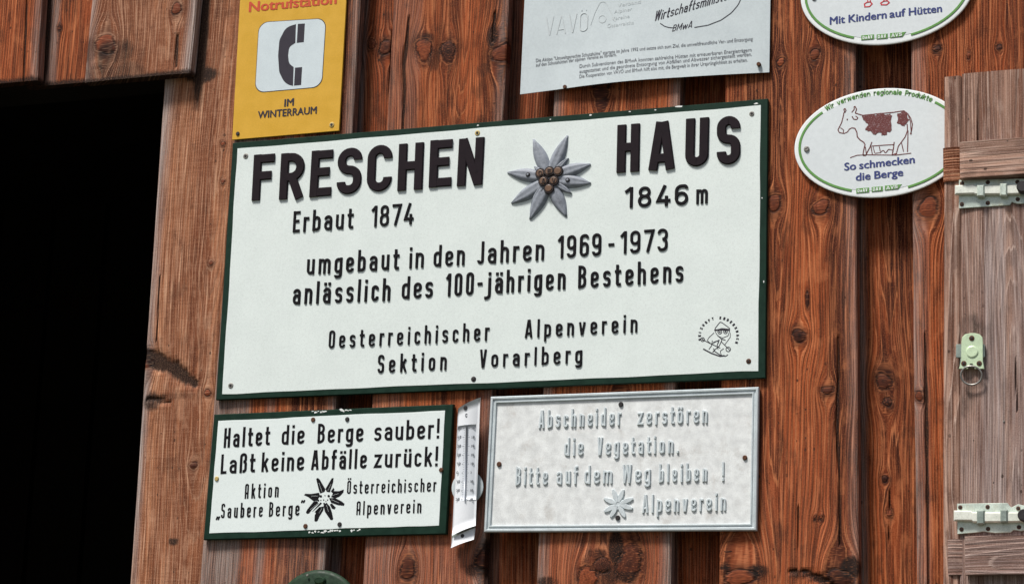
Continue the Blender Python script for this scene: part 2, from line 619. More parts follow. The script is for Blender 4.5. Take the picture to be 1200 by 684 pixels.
    b0 = n * mcol
    j = np.arange(nb)
    k2 = (j + 1) % nb
    sk = np.stack([per[j], b0 + j, b0 + k2, per[k2]], -1)
    verts = np.concatenate([vf, bv])
    faces = np.concatenate([q, sk])

    def A(F):
        F = F.reshape(-1)
        return np.concatenate([F, F[per]])
    off = r.uniform(0, 40)
    back = np.concatenate([np.zeros(n * mcol), np.ones(nb)])
    fibv = A(Ue) + off + back * .02
    attrs = dict(kstyle=A(KS), fib=fibv, vv=A(V) + off, ring=A(ring), knot=A(KD), crack=A(cr), stain_shade=A(st), grey=A(gr), tone=A(tn))
    return obj(name, verts, faces, mat, parent, smooth=False, label=label, attrs=attrs)


wall = thing('plank_wall', 'red brown hut wall of upright overlapping boards around a dark doorway', 'wall', (0, 0, 0))

YU = .042      # face of the recessed boards
# lintel over the doorway
ZL = float(P(60, 100, 0.0)[2])
ZL2 = float(P(160, 91, -.030)[2])
ZL0 = float(P(20, 96, -.030)[2])
board('board', [(0 - 190, 40), (-198, 90)], [(48, 0), (43, 95)], -.030, wall, WOOD, z0=ZL0, seed=11, end_black=True, tone=.22, stain_shades=[(25, 97, 40, 9, .6)],
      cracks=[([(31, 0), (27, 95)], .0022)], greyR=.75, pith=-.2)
board('board', [(36, 0), (30, 95)], [(118, 0), (112, 95)], 0.0, wall, WOOD, z0=ZL, seed=12, end_black=True, tone=.05, greys=[(.27, .42, .75)], stain_shades=[(52, 50, 7, 90, .9), (90, 102, 40, 6, .55)],  # tall dark strip at left is the overlapping board's shadow, painted in
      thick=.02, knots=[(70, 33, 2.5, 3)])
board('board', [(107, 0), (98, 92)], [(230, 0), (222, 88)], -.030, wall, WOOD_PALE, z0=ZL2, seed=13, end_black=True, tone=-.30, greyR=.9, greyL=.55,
      knots=[(124, 52, 11, 10), (207, 11, 6, 6, .6)], stain_shades=[(135, 62, 26, 17, .62), (118, 84, 24, 14, .62), (150, 84, 24, 14, .6), (106, 60, 8, 18, .6), (160, 88, 50, 6, .45)],
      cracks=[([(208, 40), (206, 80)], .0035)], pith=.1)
# the post beside the doorway
board('board', [(192, 95), (152.5, 684)], [(279, 100), (235.5, 684)], 0.0, wall, WOOD_PALE, thick=.06, seed=14, tone=.02, greyL=.85,
      bands=[(.55, 1.0, -.30)], knots=[(243, 460, 4, 4), (227, 545, 4, 4), (247, 308, 2.5, 3), (261, 168, 2.5, 3), (261, 213, 2.5, 3), (170, 425, 8, 5, .5)],
      stain_shades=[(178, 470, 12, 12, .7), (205, 464, 26, 7, .55), (220, 462, 12, 5, .5), (236, 88, 20, 10, .95), (236, 40, 9, 80, .9), (203, 634, 8, 4, .8)],  # tall strip along the lintel board: painted shade together with black staining
      cracks=[([(187, 322), (183, 400)], .0009), ([(172, 412), (190, 424), (208, 434), (228, 449)], .014), ([(168, 412), (178, 422), (190, 432)], .013), ([(172, 468), (200, 470)], .004)], pith=.3,
      label='pale board with grey edge beside the dark doorway')
# boards right of the post
board('board', [(281, 60), (237, 640)], [(421, 20), (381, 640)], 0.0, wall, WOOD, seed=15, tone=-.05, greyL=.9, greyR=.75, greys=[(.0, .30, .85), (.46, .50, .6)], bands=[(.3, .62, .30), (.62, .95, -.25)], vbands=[(560, 640, .1, .22)])
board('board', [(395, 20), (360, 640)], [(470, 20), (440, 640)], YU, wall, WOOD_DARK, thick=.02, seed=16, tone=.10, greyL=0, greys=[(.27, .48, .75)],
      knots=[(436, 52, 5, 5), (453, 56, 8, 9)], pith=.6, cracks=[([(459, 30), (455, 160)], .0014)])
board('board', [(458.5, 40), (427, 645)], [(594, 40), (568, 645)], 0.0, wall, WOOD, seed=17, tone=.10, greyR=.6, greyL=.3,
      knots=[(497, 58, 9, 11), (525, 60, 8, 13), (590, 62, 13, 10), (478, 667, 9, 11), (566, 655, 9, 11)],
      stain_shades=[(508, 70, 9, 17, .62), (577, 42, 8, 16, .75), (500, 45, 12, 9, .5), (566, 82, 10, 10, .55), (558, 668, 16, 10, .7), (574, 640, 10, 14, .9), (520, 145, 60, 12, .35)],
      cracks=[([(479, 21), (477, 45), (473, 75), (474, 105), (472, 152)], .0032), ([(580, 13), (577, 50)], .0032)], pith=.15,
      bands=[(.02, .5, .12)], greys=[(.0, .25, .25)], vbands=[(560, 640, .28, .28)])
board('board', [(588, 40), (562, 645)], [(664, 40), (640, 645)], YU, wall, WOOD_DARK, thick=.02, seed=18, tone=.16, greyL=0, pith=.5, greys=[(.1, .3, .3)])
board('board', [(649, 110), (630, 640)], [(797, 110), (786, 640)], 0.0, wall, WOOD, seed=19, tone=.12, greyL=.9, greyR=.85,
      knots=[(737, 660, 14, 19), (688, 679, 12, 13), (706, 662, 9, 10), (727, 466, 9, 7), (705, 102, 9, 14)],
      stain_shades=[(722, 640, 10, 22, .95), (733, 676, 22, 8, .6), (700, 648, 14, 8, .6), (640, 682, 16, 8, .7), (712, 676, 10, 16, .55)], pith=.05, rings=150, depth=.012, vbands=[(560, 650, .16, .16)])
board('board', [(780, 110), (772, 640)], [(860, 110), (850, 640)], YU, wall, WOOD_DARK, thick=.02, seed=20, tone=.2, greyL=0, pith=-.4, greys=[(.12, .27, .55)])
board('board', [(849, 110), (842.5, 640)], [(1003.5, 250), (1006.5, 640)], 0.0, wall, WOOD, seed=21, tone=.13, greyR=.45,
      knots=[(866, 676, 20, 9), (907, 238, 9, 9), (962, 243, 9, 9), (937, 393, 7.5, 8), (955, 64, 6, 6), (915, 73, 5, 5), (970, 457, 7, 5), (984, 676, 16, 9), (962, 607, 3, 3), (955, 607, 2.5, 3), (946, 350, 2, 8)],
      stain_shades=[(996, 664, 14, 14, .95), (850, 664, 8, 6, .8), (888, 668, 16, 9, .75), (940, 672, 18, 8, .7), (962, 678, 20, 7, .65), (962, 262, 14, 9, .35), (905, 250, 10, 10, .4), (953, 75, 8, 8, .45)],
      cracks=[([(982, 392), (983, 440), (981, 500), (984, 560), (984, 640)], .0024), ([(935, 590), (936, 660)], .0008), ([(922, 668), (934, 669)], .0016), ([(940, 668), (960, 678), (975, 684)], .006)],
      bands=[(.36, .47, -.2), (.0, .34, -.12), (.80, 1.0, -.30), (.40, .75, .12)], pith=-.08, rings=165, depth=.014, vbands=[(420, 680, .22, .06), (300, 60, -.30, 0)])
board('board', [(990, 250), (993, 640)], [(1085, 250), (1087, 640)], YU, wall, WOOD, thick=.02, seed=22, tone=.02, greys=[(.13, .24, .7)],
      knots=[(1036, 447, 9, 9), (1040, 471, 6, 5), (1037, 561, 4, 4), (1042, 601, 4, 4)], pith=.05, rings=180, depth=.012,
      cracks=[([(1043, 560), (1041, 640)], .0005)], vbands=[(420, 640, .12, 0), (260, 150, -.2, 0)])
board('board', [(1068, 90), (1073.5, 640)], [(1216, 90), (1222, 640)], 0.0, wall, WOOD, seed=23, tone=-.02, greyL=.7,
      knots=[(1088, 243, 12, 11), (1077, 464, 5, 6), (1098, 58, 4.5, 4.5), (1171, 56, 4, 4), (1135, 66, 2.5, 4)], stain_shades=[(1100, 236, 10, 20, .35)],
      cracks=[([(1084, 392), (1085, 440), (1086, 520), (1088, 684)], .0025)], bands=[(.0, .12, .3), (.3, .8, .12)], greys=[(.0, .10, .5)])
# the wall goes on outside the picture
xr = float(P(1216, 342)[0])
for k in range(3):
    xa = xr - .02 + k * .33
    board('board', xa, xa + .13, YU, wall, WOOD_DARK, thick=.02, seed=30 + k, pixels=False, dz=.03, dx=.01)
    board('board', xa + .10, xa + .35, 0.0, wall, WOOD, seed=40 + k, tone=.05, pixels=False, dz=.02, dx=.006)
xl = -2.05
for k in range(2):
    xa = xl - k * .33
    board('board', xa - .12, xa + .02, YU, wall, WOOD_DARK, thick=.02, seed=50 + k, pixels=False, dz=.03, dx=.01)
    board('board', xa - .35, xa - .09, 0.0, wall, WOOD, seed=60 + k, pixels=False, dz=.02, dx=.006)
xq = float(P(-190, 40, -.03)[0])
for k in range(3):
    xa = xq - k * .33
    board('board', xa - .12, xa + .03, 0.0, wall, WOOD, thick=.02, seed=70 + k, z0=ZL, pixels=False, dz=.03, dx=.01)
    board('board', xa - .33, xa - .09, -.030, wall, WOOD, seed=80 + k, z0=ZL0, pixels=False, dz=.02, dx=.006)
# frame behind the boards and the dark room behind the doorway
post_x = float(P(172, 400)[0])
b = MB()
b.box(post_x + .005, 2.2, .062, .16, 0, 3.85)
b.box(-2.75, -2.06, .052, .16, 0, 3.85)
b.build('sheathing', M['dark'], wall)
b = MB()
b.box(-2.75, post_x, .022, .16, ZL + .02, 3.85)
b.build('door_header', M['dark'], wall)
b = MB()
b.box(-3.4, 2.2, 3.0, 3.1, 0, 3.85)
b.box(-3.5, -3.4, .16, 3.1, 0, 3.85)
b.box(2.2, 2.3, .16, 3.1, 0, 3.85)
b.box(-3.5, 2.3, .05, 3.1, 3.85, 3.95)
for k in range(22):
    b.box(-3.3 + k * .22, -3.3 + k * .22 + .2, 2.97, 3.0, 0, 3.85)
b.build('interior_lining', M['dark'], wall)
b = MB()
b.box(post_x + .01, 2.2, -.05, .062, 0, WALL_Z0 - .01)
b.box(-2.75, -2.06, -.05, .052, 0, WALL_Z0 - .01)
b.build('plinth', M['stone'], wall)

# ------------------------------------------------------------------ lettering (engraver's stroke alphabet)


def rp(pts, rad, closed=False, seg=6):
    """polyline with rounded corners"""
    pts = [np.array(p, float) for p in pts]
    n = len(pts)
    out = []
    rng_ = range(n) if closed else range(1, n - 1)
    if not closed:
        out.append(pts[0])
    for i in rng_:
        a, b_, c = pts[i - 1], pts[i], pts[(i + 1) % n]
        u, v = a - b_, c - b_
        lu, lv = np.linalg.norm(u), np.linalg.norm(v)
        u, v = u / lu, v / lv
        cosang = np.clip(np.dot(u, v), -1, 1)
        ang = math.acos(cosang)
        if ang > 3.1 or rad < 1e-4:
            out.append(b_)
            continue
        lim_u = lu * (.5 if (closed or i > 1) else .98)
        lim_v = lv * (.5 if (closed or i < n - 2) else .98)
        d = min(rad / math.tan(ang / 2), lim_u, lim_v)
        rr_ = d * math.tan(ang / 2)
        cen = b_ + (u + v) / np.linalg.norm(u + v) * (rr_ / math.sin(ang / 2))
        p0, p1 = b_ + u * d, b_ + v * d
        a0 = math.atan2(*(p0 - cen)[::-1])
        a1 = math.atan2(*(p1 - cen)[::-1])
        da = (a1 - a0 + math.pi) % (2 * math.pi) - math.pi
        for k in range(seg + 1):
            t = a0 + da * k / seg
            out.append(cen + rr_ * np.array([math.cos(t), math.sin(t)]))
    if not closed:
        out.append(pts[-1])
    res = [out[0]]
    for p in out[1:]:
        if np.linalg.norm(p - res[-1]) > 1e-5:
            res.append(p)
    if closed and np.linalg.norm(res[0] - res[-1]) < 1e-5:
        res.pop()
    return res


def glyph(ch, w, t, xh):
    """strokes (points, closed) and advance width; cap height 1"""
    h = t / 2
    l, r, b, T, X = h, w - h, h, 1 - h, xh - h
    R = (r - l) / 2 * .999
    mid = (l + r) / 2
    S_, W_ = [], w
    o = lambda pts, rad=None: S_.append((rp(pts, R if rad is None else rad), False))
    c = lambda pts, rad=None: S_.append((rp(pts, R if rad is None else rad, True), True))
    dots = 0
    base = ch
    if ch in 'äöüÄÖÜ':
        base = {'ä': 'a', 'ö': 'o', 'ü': 'u', 'Ä': 'A', 'Ö': 'O', 'Ü': 'U'}[ch]
        dots = xh + .16 if ch in 'äöü' else 1.13
    k = base
    if k == 'A':
        W_ = w * 1.16
        o([(h * 1.0, 0), (W_ / 2 - h * .35, 1)])
        o([(W_ - h * 1.0, 0), (W_ / 2 + h * .35, 1)])
        o([(W_ * .22, .24), (W_ * .78, .24)])
    elif k == 'Α':   # round-topped A
        o([(l, 0), (l, T), (r, T), (r, 0)])
        o([(l, .36), (r, .36)])
    elif k == 'B':
        m_ = .53
        o([(l, m_), (r * .96, m_), (r * .96, T), (l, T)], .45 * w)
        o([(l, m_), (r, m_), (r, b), (l, b)], .45 * w)
        o([(l, 0), (l, 1)])
    elif k == 'C' or k == 'G':
        o([(r, T - .2), (r, T), (l, T), (l, b), (r, b), (r, b + .2)])
        if k == 'G':
            o([(r, 0), (r, .45), (mid, .45)], 0)
    elif k == 'D':
        o([(l, b), (r, b), (r, T), (l, T)], .4 * w)
        o([(l, 0), (l, 1)])
    elif k in 'EF':
        W_ = w * .88
        o([(l, 0), (l, 1)])
        o([(l, T), (W_, T)])
        o([(l, .53), (W_ * .88, .53)])
        if k == 'E':
            o([(l, b), (W_, b)])
    elif k == 'H':
        o([(l, 0), (l, 1)]); o([(r, 0), (r, 1)]); o([(l, .52), (r, .52)])
    elif k == 'I':
        W_ = t
        o([(h, 0), (h, 1)])
    elif k == 'J':
        W_ = w * .8
        o([(W_ - h, 1), (W_ - h, b), (h, b), (h, b + .1)], (W_ - t) / 2)
    elif k == 'K':
        o([(l, 0), (l, 1)]); o([(r, 1), (l, .38)]); o([(l + .34 * w, .56), (r + h * .2, 0)])
    elif k == 'L':
        W_ = w * .82
        o([(l, 0), (l, 1)]); o([(l, b), (W_, b)])
    elif k == 'M':
        W_ = w * 1.3
        o([(h, 0), (h, 1)]); o([(W_ - h, 0), (W_ - h, 1)]); o([(h, .98), (W_ / 2, .3), (W_ - h, .98)], 0)
    elif k == 'N':
        o([(l, 0), (l, 1)]); o([(r, 0), (r, 1)]); o([(l, .98), (r, .02)])
    elif k in 'OQ0':
        c([(l, b), (r, b), (r, T), (l, T)])
    elif k == 'P':
        o([(l, .45), (r, .45), (r, T), (l, T)], .45 * w)
        o([(l, 0), (l, 1)])
    elif k == 'R':
        o([(l, .47), (r, .47), (r, T), (l, T)], .45 * w)
        o([(l, 0), (l, 1)]); o([(mid, .47), (r + h * .1, 0)])
    elif k == 'S':
        m_ = .52
        o([(r, T - .17), (r, T), (l, T), (l, m_ + .0), (r, m_ - .0), (r, b), (l, b), (l, b + .17)], min(R, .24))
    elif k == 'T':
        o([(0, T), (w, T)]); o([(mid, 0), (mid, 1)])
    elif k == 'U':
        o([(l, 1), (l, b), (r, b), (r, 1)])
    elif k == 'V':
        o([(h, 1), (mid - h * .3, 0)]); o([(r, 1), (mid + h * .3, 0)])
    elif k == 'W':
        W_ = w * 1.5
        q = W_ / 4
        o([(h, 1), (q, 0)]); o([(W_ / 2, 1), (q, 0)]); o([(W_ / 2, 1), (3 * q, 0)]); o([(W_ - h, 1), (3 * q, 0)])
    elif k == 'Z':
        o([(0, T), (r, T), (l, b), (w, b)], 0)
    elif k == '1':
        W_ = w * .62
        o([(W_ - h, 0), (W_ - h, 1)]); o([(h * .4, .76), (W_ - h * 1.1, .97)])
    elif k == '3':
        m_ = .53
        o([(l, T - .14), (l, T), (r, T), (r, m_), (l + .35 * w, m_)])
        o([(l + .35 * w, m_), (r, m_), (r, b), (l, b), (l, b + .14)])
    elif k == '4':
        o([(w * .62, 1), (l, .26), (w + h * .3, .26)], 0); o([(w * .74, .48), (w * .74, 0)])
    elif k == '6':
        c([(l, b), (r, b), (r, .58), (l, .58)]); o([(r, T - .12), (r, T), (l, T), (l, .3)])
    elif k == '9':
        c([(l, T), (r, T), (r, .42), (l, .42)]); o([(l, b + .12), (l, b), (r, b), (r, .7)])
    elif k == '7':
        o([(0, T), (r, T), (w * .36, 0)], 0)
    elif k == '8':
        m_ = .53
        q = (r - l) * .06
        c([(l + q, m_), (r - q, m_), (r - q, T), (l + q, T)]); c([(l, b), (r, b), (r, m_), (l, m_)])
    elif k == '2':
        o([(l, T - .14), (l, T), (r, T), (r, .55), (l, b), (w, b)], R * .8)
    elif k == '5':
        o([(r, T), (l, T), (l, .56), (r, .56), (r, b), (l, b), (l, b + .12)], R * .7)
    elif k == 'a':
        o([(l, X - .12), (l, X), (r, X), (r, 0)])
        q = xh * .56
        o([(r, q), (l, q), (l, b), (r, b)], min(R, (q - b) / 2 * .99))
    elif k == 'b':
        c([(l, b), (r, b), (r, X), (l, X)]); o([(l, 0), (l, 1)])
    elif k == 'c':
        W_ = w * .92; r2 = W_ - h
        o([(r2, X - .13), (r2, X), (l, X), (l, b), (r2, b), (r2, b + .13)], (r2 - l) / 2)
    elif k == 'd':
        c([(l, b), (r, b), (r, X), (l, X)]); o([(r, 0), (r, 1)])
    elif k == 'e':
        q = xh * .5
        o([(l, q), (r, q), (r, X), (l, X), (l, b), (r, b), (r, b + .11)])
    elif k == 'f':
        W_ = w * .72
        o([(W_, T), (W_ * .42, T), (W_ * .42, 0)], .2 * w); o([(0, X), (W_, X)])
    elif k == 'g':
        c([(l, b), (r, b), (r, X), (l, X)]); o([(r, xh), (r, -.24 + h), (l, -.24 + h), (l, -.17 + h)], R * .9)
    elif k == 'h':
        o([(l, 0), (l, 1)]); o([(l, .3), (l, X), (r, X), (r, 0)])
    elif k == 'i':
        W_ = t
        o([(h, 0), (h, xh)]); o([(h, xh + .15), (h, xh + .15 + t)])
    elif k == 'j':
        W_ = t + .1
        o([(W_ - h, xh), (W_ - h, -.24 + h), (-.06, -.24 + h)], .14); o([(W_ - h, xh + .12), (W_ - h, xh + .12 + t)])
    elif k == 'k':
        o([(l, 0), (l, 1)]); o([(r, xh), (l, .22)]); o([(l + .32 * w, .38), (r + h * .2, 0)])
    elif k == 'l':
        W_ = t
        o([(h, 0), (h, 1)])
    elif k == 'm':
        W_ = w * 1.55; c1 = W_ / 2
        o([(h, 0), (h, xh)]); o([(h, .3), (h, X), (c1, X), (c1, 0)], (c1 - h) / 2); o([(c1, .3), (c1, X), (W_ - h, X), (W_ - h, 0)], (c1 - h) / 2)
    elif k == 'n':
        o([(l, 0), (l, xh)]); o([(l, .3), (l, X), (r, X), (r, 0)])
    elif k == 'o':
        c([(l, b), (r, b), (r, X), (l, X)])
    elif k == 'p':
        c([(l, b), (r, b), (r, X), (l, X)]); o([(l, -.24), (l, xh)])
    elif k == 'r':
        W_ = w * .7
        o([(l, 0), (l, xh)]); o([(l, .35), (l, X), (W_, X)], .22 * w)
    elif k == 's':
        W_ = w * .94; r2 = W_ - h; q = xh * .52
        o([(r2, X - .09), (r2, X), (l, X), (l, q), (r2, q), (r2, b), (l, b), (l, b + .09)], min((r2 - l) / 2, xh * .24))
    elif k == 't':
        W_ = w * .74; x_ = W_ * .4
        o([(x_, .93), (x_, b), (W_, b)], .16 * w); o([(0, X), (W_, X)])
    elif k == 'u':
        o([(l, xh), (l, b), (r, b), (r, .3)]); o([(r, 0), (r, xh)])
    elif k == 'v':
        o([(h, xh), (mid - h * .3, 0)]); o([(r, xh), (mid + h * .3, 0)])
    elif k == 'w':
        W_ = w * 1.45; q = W_ / 4
        o([(h, xh), (q, 0)]); o([(W_ / 2, xh), (q, 0)]); o([(W_ / 2, xh), (3 * q, 0)]); o([(W_ - h, xh), (3 * q, 0)])
    elif k == 'z':
        o([(0, X), (r, X), (l, b), (w, b)], 0)
    elif k == 'ß':
        o([(l, 0), (l, T), (r * .97, T), (r * .97, .56), (mid, .56)], R * .95); o([(mid, .56), (r, .56), (r, b), (mid * .9, b)], R * .9)
    elif k == '!':
        W_ = t
        o([(h, .28), (h, 1)]); o([(h, 0), (h, t)])
    elif k == '.':
        W_ = t
        o([(h, 0), (h, t)])
    elif k == ',':
        W_ = t
        o([(h, t), (h * .4, -t * .8)])
    elif k == '-':
        W_ = w * .62
        o([(0, .46), (W_, .46)])
    elif k == '„':
        W_ = w * .6
        o([(W_ * .35, t * 1.1), (0, -t * .9)]); o([(W_ * .95, t * 1.1), (W_ * .6, -t * .9)])
    elif k == '"':
        W_ = w * .6
        o([(W_ * .35, 1.02), (0.02, .84)]); o([(W_ * .95, 1.02), (W_ * .6, .84)])
    elif k == ' ':
        W_ = w * .7
    if dots:
        cx = W_ / 2
        gp = max(.17 * w / .36, t * .95)
        for sx in (-1, 1):
            o([(cx + sx * gp / 2 * 1.15, dots - t * .48), (cx + sx * gp / 2 * 1.15, dots + t * .48)])
    return S_, W_


def ribbon(mb, pts, closed, t, H, fmap, bev, z):
    """raised stroke of width t; fmap(x, z, height) -> world"""
    pts = [np.array(p, float) for p in pts]
    n = len(pts)
    nrm = []
    for i in range(n):
        a = pts[i - 1] if (closed or i > 0) else None
        c = pts[(i + 1) % n] if (closed or i < n - 1) else None
        e1 = None if a is None else (pts[i] - a) / np.linalg.norm(pts[i] - a)
        e2 = None if c is None else (c - pts[i]) / np.linalg.norm(c - pts[i])
        if e1 is None: e1 = e2
        if e2 is None: e2 = e1
        n1, n2 = np.array([-e1[1], e1[0]]), np.array([-e2[1], e2[0]])
        mm = n1 + n2
        nrm.append(mm * 2 / max(np.dot(mm, mm), .9))
    prof = [(1, 0), (1, .55), (1 - bev, 1), (-(1 - bev), 1), (-1, .55), (-1, 0)]
    v, f = [], []
    for p, q in zip(pts, nrm):
        for s_, hh in prof:
            xy = p + q * (t / 2 * s_)
            v.append(fmap(xy[0], xy[1], H * hh + (z if hh > 0 else 0)))
    k = len(prof)
    for i in range(n if closed else n - 1):
        j = (i + 1) % n
        for c in range(k - 1):
            f.append((i * k + c, i * k + c + 1, j * k + c + 1, j * k + c))
    if not closed:
        f.append(tuple(range(k - 1, -1, -1)))
        f.append(tuple((n - 1) * k + c for c in range(k)))
    mb.add(v, f)


def layout(word, w, t, xh, gap):
    x = 0
    out = []
    for ch in word:
        s, W_ = glyph(ch, w, t, xh)
        out.append((x, s))
        x += W_ + gap
    return out, x - gap


def word(mb, text, A, B, cap, y, t=.12, gap=.18, xh=.70, H=.0012, bev=.35, slant=0.0, jit=0.0, seed=0):
    """one word between photo points A and B (baseline), letters cap pixels high, standing on plane y"""
    a, b_ = P(*A, y), P(*B, y)
    ex = (b_ - a)
    L = np.linalg.norm(ex)
    ex /= L
    ez = np.array([-ex[2], 0, ex[0]])
    if ez[2] < 0: ez = -ez
    ez = np.array([0.0, 0, 1.0]) * .75 + ez * .25
    ez /= np.linalg.norm(ez)
    mx, my = (A[0] + B[0]) / 2, (A[1] + B[1]) / 2
    ch = np.linalg.norm(P(mx, my - cap, y) - P(mx, my, y))
    Ln = L / ch
    lo, hi = .12, 1.6
    for _ in range(40):
        m_ = (lo + hi) / 2
        if layout(text, m_, t, xh, gap)[1] < Ln: lo = m_
        else: hi = m_
    gl, _ = layout(text, (lo + hi) / 2, t, xh, gap)
    r = random.Random(seed + len(text))
    z = 0
    for x0, strokes in gl:
        dx, dzz, rot = r.uniform(-1, 1) * jit, r.uniform(-1, 1) * jit, r.uniform(-1, 1) * jit
        for pts, cl in strokes:
            z = (z + .00006) if z < .0005 else .00006
            ribbon(mb, pts, cl, t, H,
                   lambda u, v, hh: a + ex * ((u + x0 + dx + (slant + rot) * v) * ch) + ez * ((v + dzz) * ch) + np.array([0, -hh, 0]), bev, z)


def stroke_px(mb, pts, wpx, y, H=.0006, closed=False, rad=0.0, zoff=0.0):
    """free drawn stroke through photo points on plane y"""
    q = [P(a, b_, y)[[0, 2]] for a, b_ in pts]
    c = pts[len(pts) // 2]
    sc = np.linalg.norm(P(c[0] + 1, c[1], y) - P(c[0], c[1], y))
    if rad:
        q = rp(q, rad * sc, closed)
    ribbon(mb, q, closed, wpx * sc, H, lambda u, v, hh: np.array([u, y - hh, v]), .3, zoff)


def poly_px(mb, pts, y, H=.0006, bev=.0004):
    q = [P(a, b_, y) for a, b_ in pts]
    ar = sum(q[i - 1][0] * q[i][2] - q[i][0] * q[i - 1][2] for i in range(len(q)))
    if ar < 0: q = q[::-1]
    mb.slab(q, [(0, y), (0, y - H + bev * .5), (bev, y - H)])


def builtin_text(name, text, A, B, cap, y, mat, parent, bold=0.0, H=.0005, slant=0.0):
    """printed line in the renderer's own sans face, fitted between two photo points"""
    cu = bpy.data.curves.new('text', 'FONT')
    cu.body = text
    cu.size = 1.0
    cu.shear = slant
    cu.resolution_u = 3
    o = bpy.data.objects.new('text', cu)
    COL.objects.link(o)
    dg = bpy.context.evaluated_depsgraph_get()
    dg.update()
    me = bpy.data.meshes.new_from_object(o.evaluated_get(dg))
    v = np.zeros(len(me.vertices) * 3)
    me.vertices.foreach_get('co', v)
    v = v.reshape(-1, 3)
    faces = [list(p.vertices) for p in me.polygons]
    bpy.data.objects.remove(o)
    bpy.data.meshes.remove(me)
    bpy.data.curves.remove(cu)
    if not len(v): return None
    x0, x1 = v[:, 0].min(), v[:, 0].max()
    a, b_ = P(*A, y), P(*B, y)
    ex = b_ - a
    L = np.linalg.norm(ex); ex /= L
    ch = np.linalg.norm(P(A[0], A[1] - cap, y) - a)
    capn = .72
    ez = np.array([0, 0, 1.0])
    if bold:
        n0 = len(v)
        d_ = (x1 - x0) / L * ch / .72 * 0 + bold
        v = np.concatenate([v + np.array([-d_, 0, 0]), v + np.array([0, d_ * .5, .0012]), v + np.array([d_, -d_ * .5, .0024]), v + np.array([0, 0, .0036])])
        faces = faces + [[i + n0 * k for i in f_] for k in (1, 2, 3) for f_ in faces]
    pts = a[None] + np.outer((v[:, 0] - x0) / (x1 - x0) * L, ex) + np.outer(v[:, 1] / capn * ch, ez) + np.array([0, -H, 0]) - np.outer(v[:, 2] * .03, [0, 1.0, 0])
    return obj(name, pts, faces, mat, parent)


def screw(parent, px, py, y, rpx=3.0, mat='screw', slot=True, H=.0022):
    c = P(px, py, y)
    sc = np.linalg.norm(P(px + 1, py, y) - c)
    r = rpx * sc
    b = MB()
    b.disc((c[0], c[2]), r, y + .001, y - H, 14, bev=.5)
    o = b.build('screw', M[mat], parent, smooth=False)
    if slot:
        s_ = MB()
        an = (px * 7.3 + py * 3.1) % 3.14
        d = np.array([math.cos(an), 0, math.sin(an)]) * r * .6
        n = np.array([-math.sin(an), 0, math.cos(an)]) * r * .16
        cc = np.array([c[0], y - H - .0001, c[2]])
        q = [cc - d - n, cc + d - n, cc + d + n, cc - d + n]
        s_.add(q + [p + np.array([0, .0006, 0]) for p in q], [(0, 1, 2, 3), (0, 4, 5, 1), (1, 5, 6, 2), (2, 6, 7, 3), (3, 7, 4, 0)])
        s_.build('slot', M['darkscrew'], o)
    return o


def eyelet(parent, px, py, y, rpx, mat_rim, mat_hole='darkscrew'):
    c = P(px, py, y)
    sc = np.linalg.norm(P(px + 1, py, y) - c)
    b = MB()
    b.disc((c[0], c[2]), rpx * sc, y + .001, y - .0014, 16, bev=.4)
    o = b.build('screw', M[mat_rim], parent)
    b = MB()
    b.disc((c[0], c[2]), rpx * .5 * sc, y - .0012, y - .0022, 12, bev=.5)
    b.build('slot', M[mat_hole], o)
    return o


# ------------------------------------------------------------------ the big hut sign
T_ = .009
yM = -T_
base = P(575, 455, yM)
big = thing('hut_sign', 'largest sign, green-bordered white enamel reading FRESCHEN HAUS with grey edelweiss', 'sign', base)
b = MB()
b.slab(quad_px((272.5, 167.5), (900, 115.5), (897, 442.5), (252.7, 468.3), yM), [(0, -.0015), (0, yM + .0015), (.0012, yM)])
b.build('panel', M['green'], big)
yF = yM - .0006
b = MB()
q = rough_quad(quad_px((278.3, 174), (891.8, 123.2), (888.8, 434.8), (260.3, 461.8), yM), .0006, .03, 5)
b.slab(q, [(0, yM + .0002), (.0004, yF)])
b.build('field', M['enamel'], big)


def lines(parent, words_, mat, y, **kw):
    for wd in words_:
        b = MB()
        k = dict(kw)
        if len(wd) > 4: k.update(wd[4])
        word(b, wd[0], wd[1], wd[2], wd[3], y, **k)
        b.build('lettering', mat, parent)


HB = dict(t=.19, gap=.135, xh=.7, H=.0035, bev=.18, jit=.012)
lines(big, [('FRESCHEN', (295.5, 236), (566, 216), 54)], M['violet'], yF, **HB)
lines(big, [('HAUS', (723, 202.3), (868, 192), 56, dict(gap=.19))], M['violet'], yF, **HB)
DB = dict(t=.125, H=.0020, bev=.3, jit=.006)
lines(big, [('Erbaut', (343, 272.5), (413.7, 267.5), 24.5, dict(gap=.19)), ('1874', (435, 266), (484, 262.5), 24.5, dict(gap=.15))], M['black'], yF, **DB)
lines(big, [('1846', (732, 243.7), (806.5, 240), 24, dict(gap=.25, t=.15)), ('m', (816, 239.3), (829.5, 238.2), 24, dict(xh=.7, t=.13))], M['black'], yF, **DB)
lines(big, [('umgebaut', (359.5, 321.7), (467.5, 315.5), 25, dict(gap=.2)), ('in', (479.5, 314.7), (496.5, 313.4), 25), ('den', (508, 312.5), (544.5, 310.6), 25, dict(gap=.19)),
            ('Jahren', (559, 309.5), (637.5, 304.5), 26, dict(gap=.19)), ('1969', (653.7, 302.5), (704.5, 299.2), 26, dict(gap=.16)),
            ('-', (713, 299), (719.6, 298.6), 26), ('1973', (727, 297.3), (782.5, 293.7), 26, dict(gap=.16))], M['black'], yF, **DB)
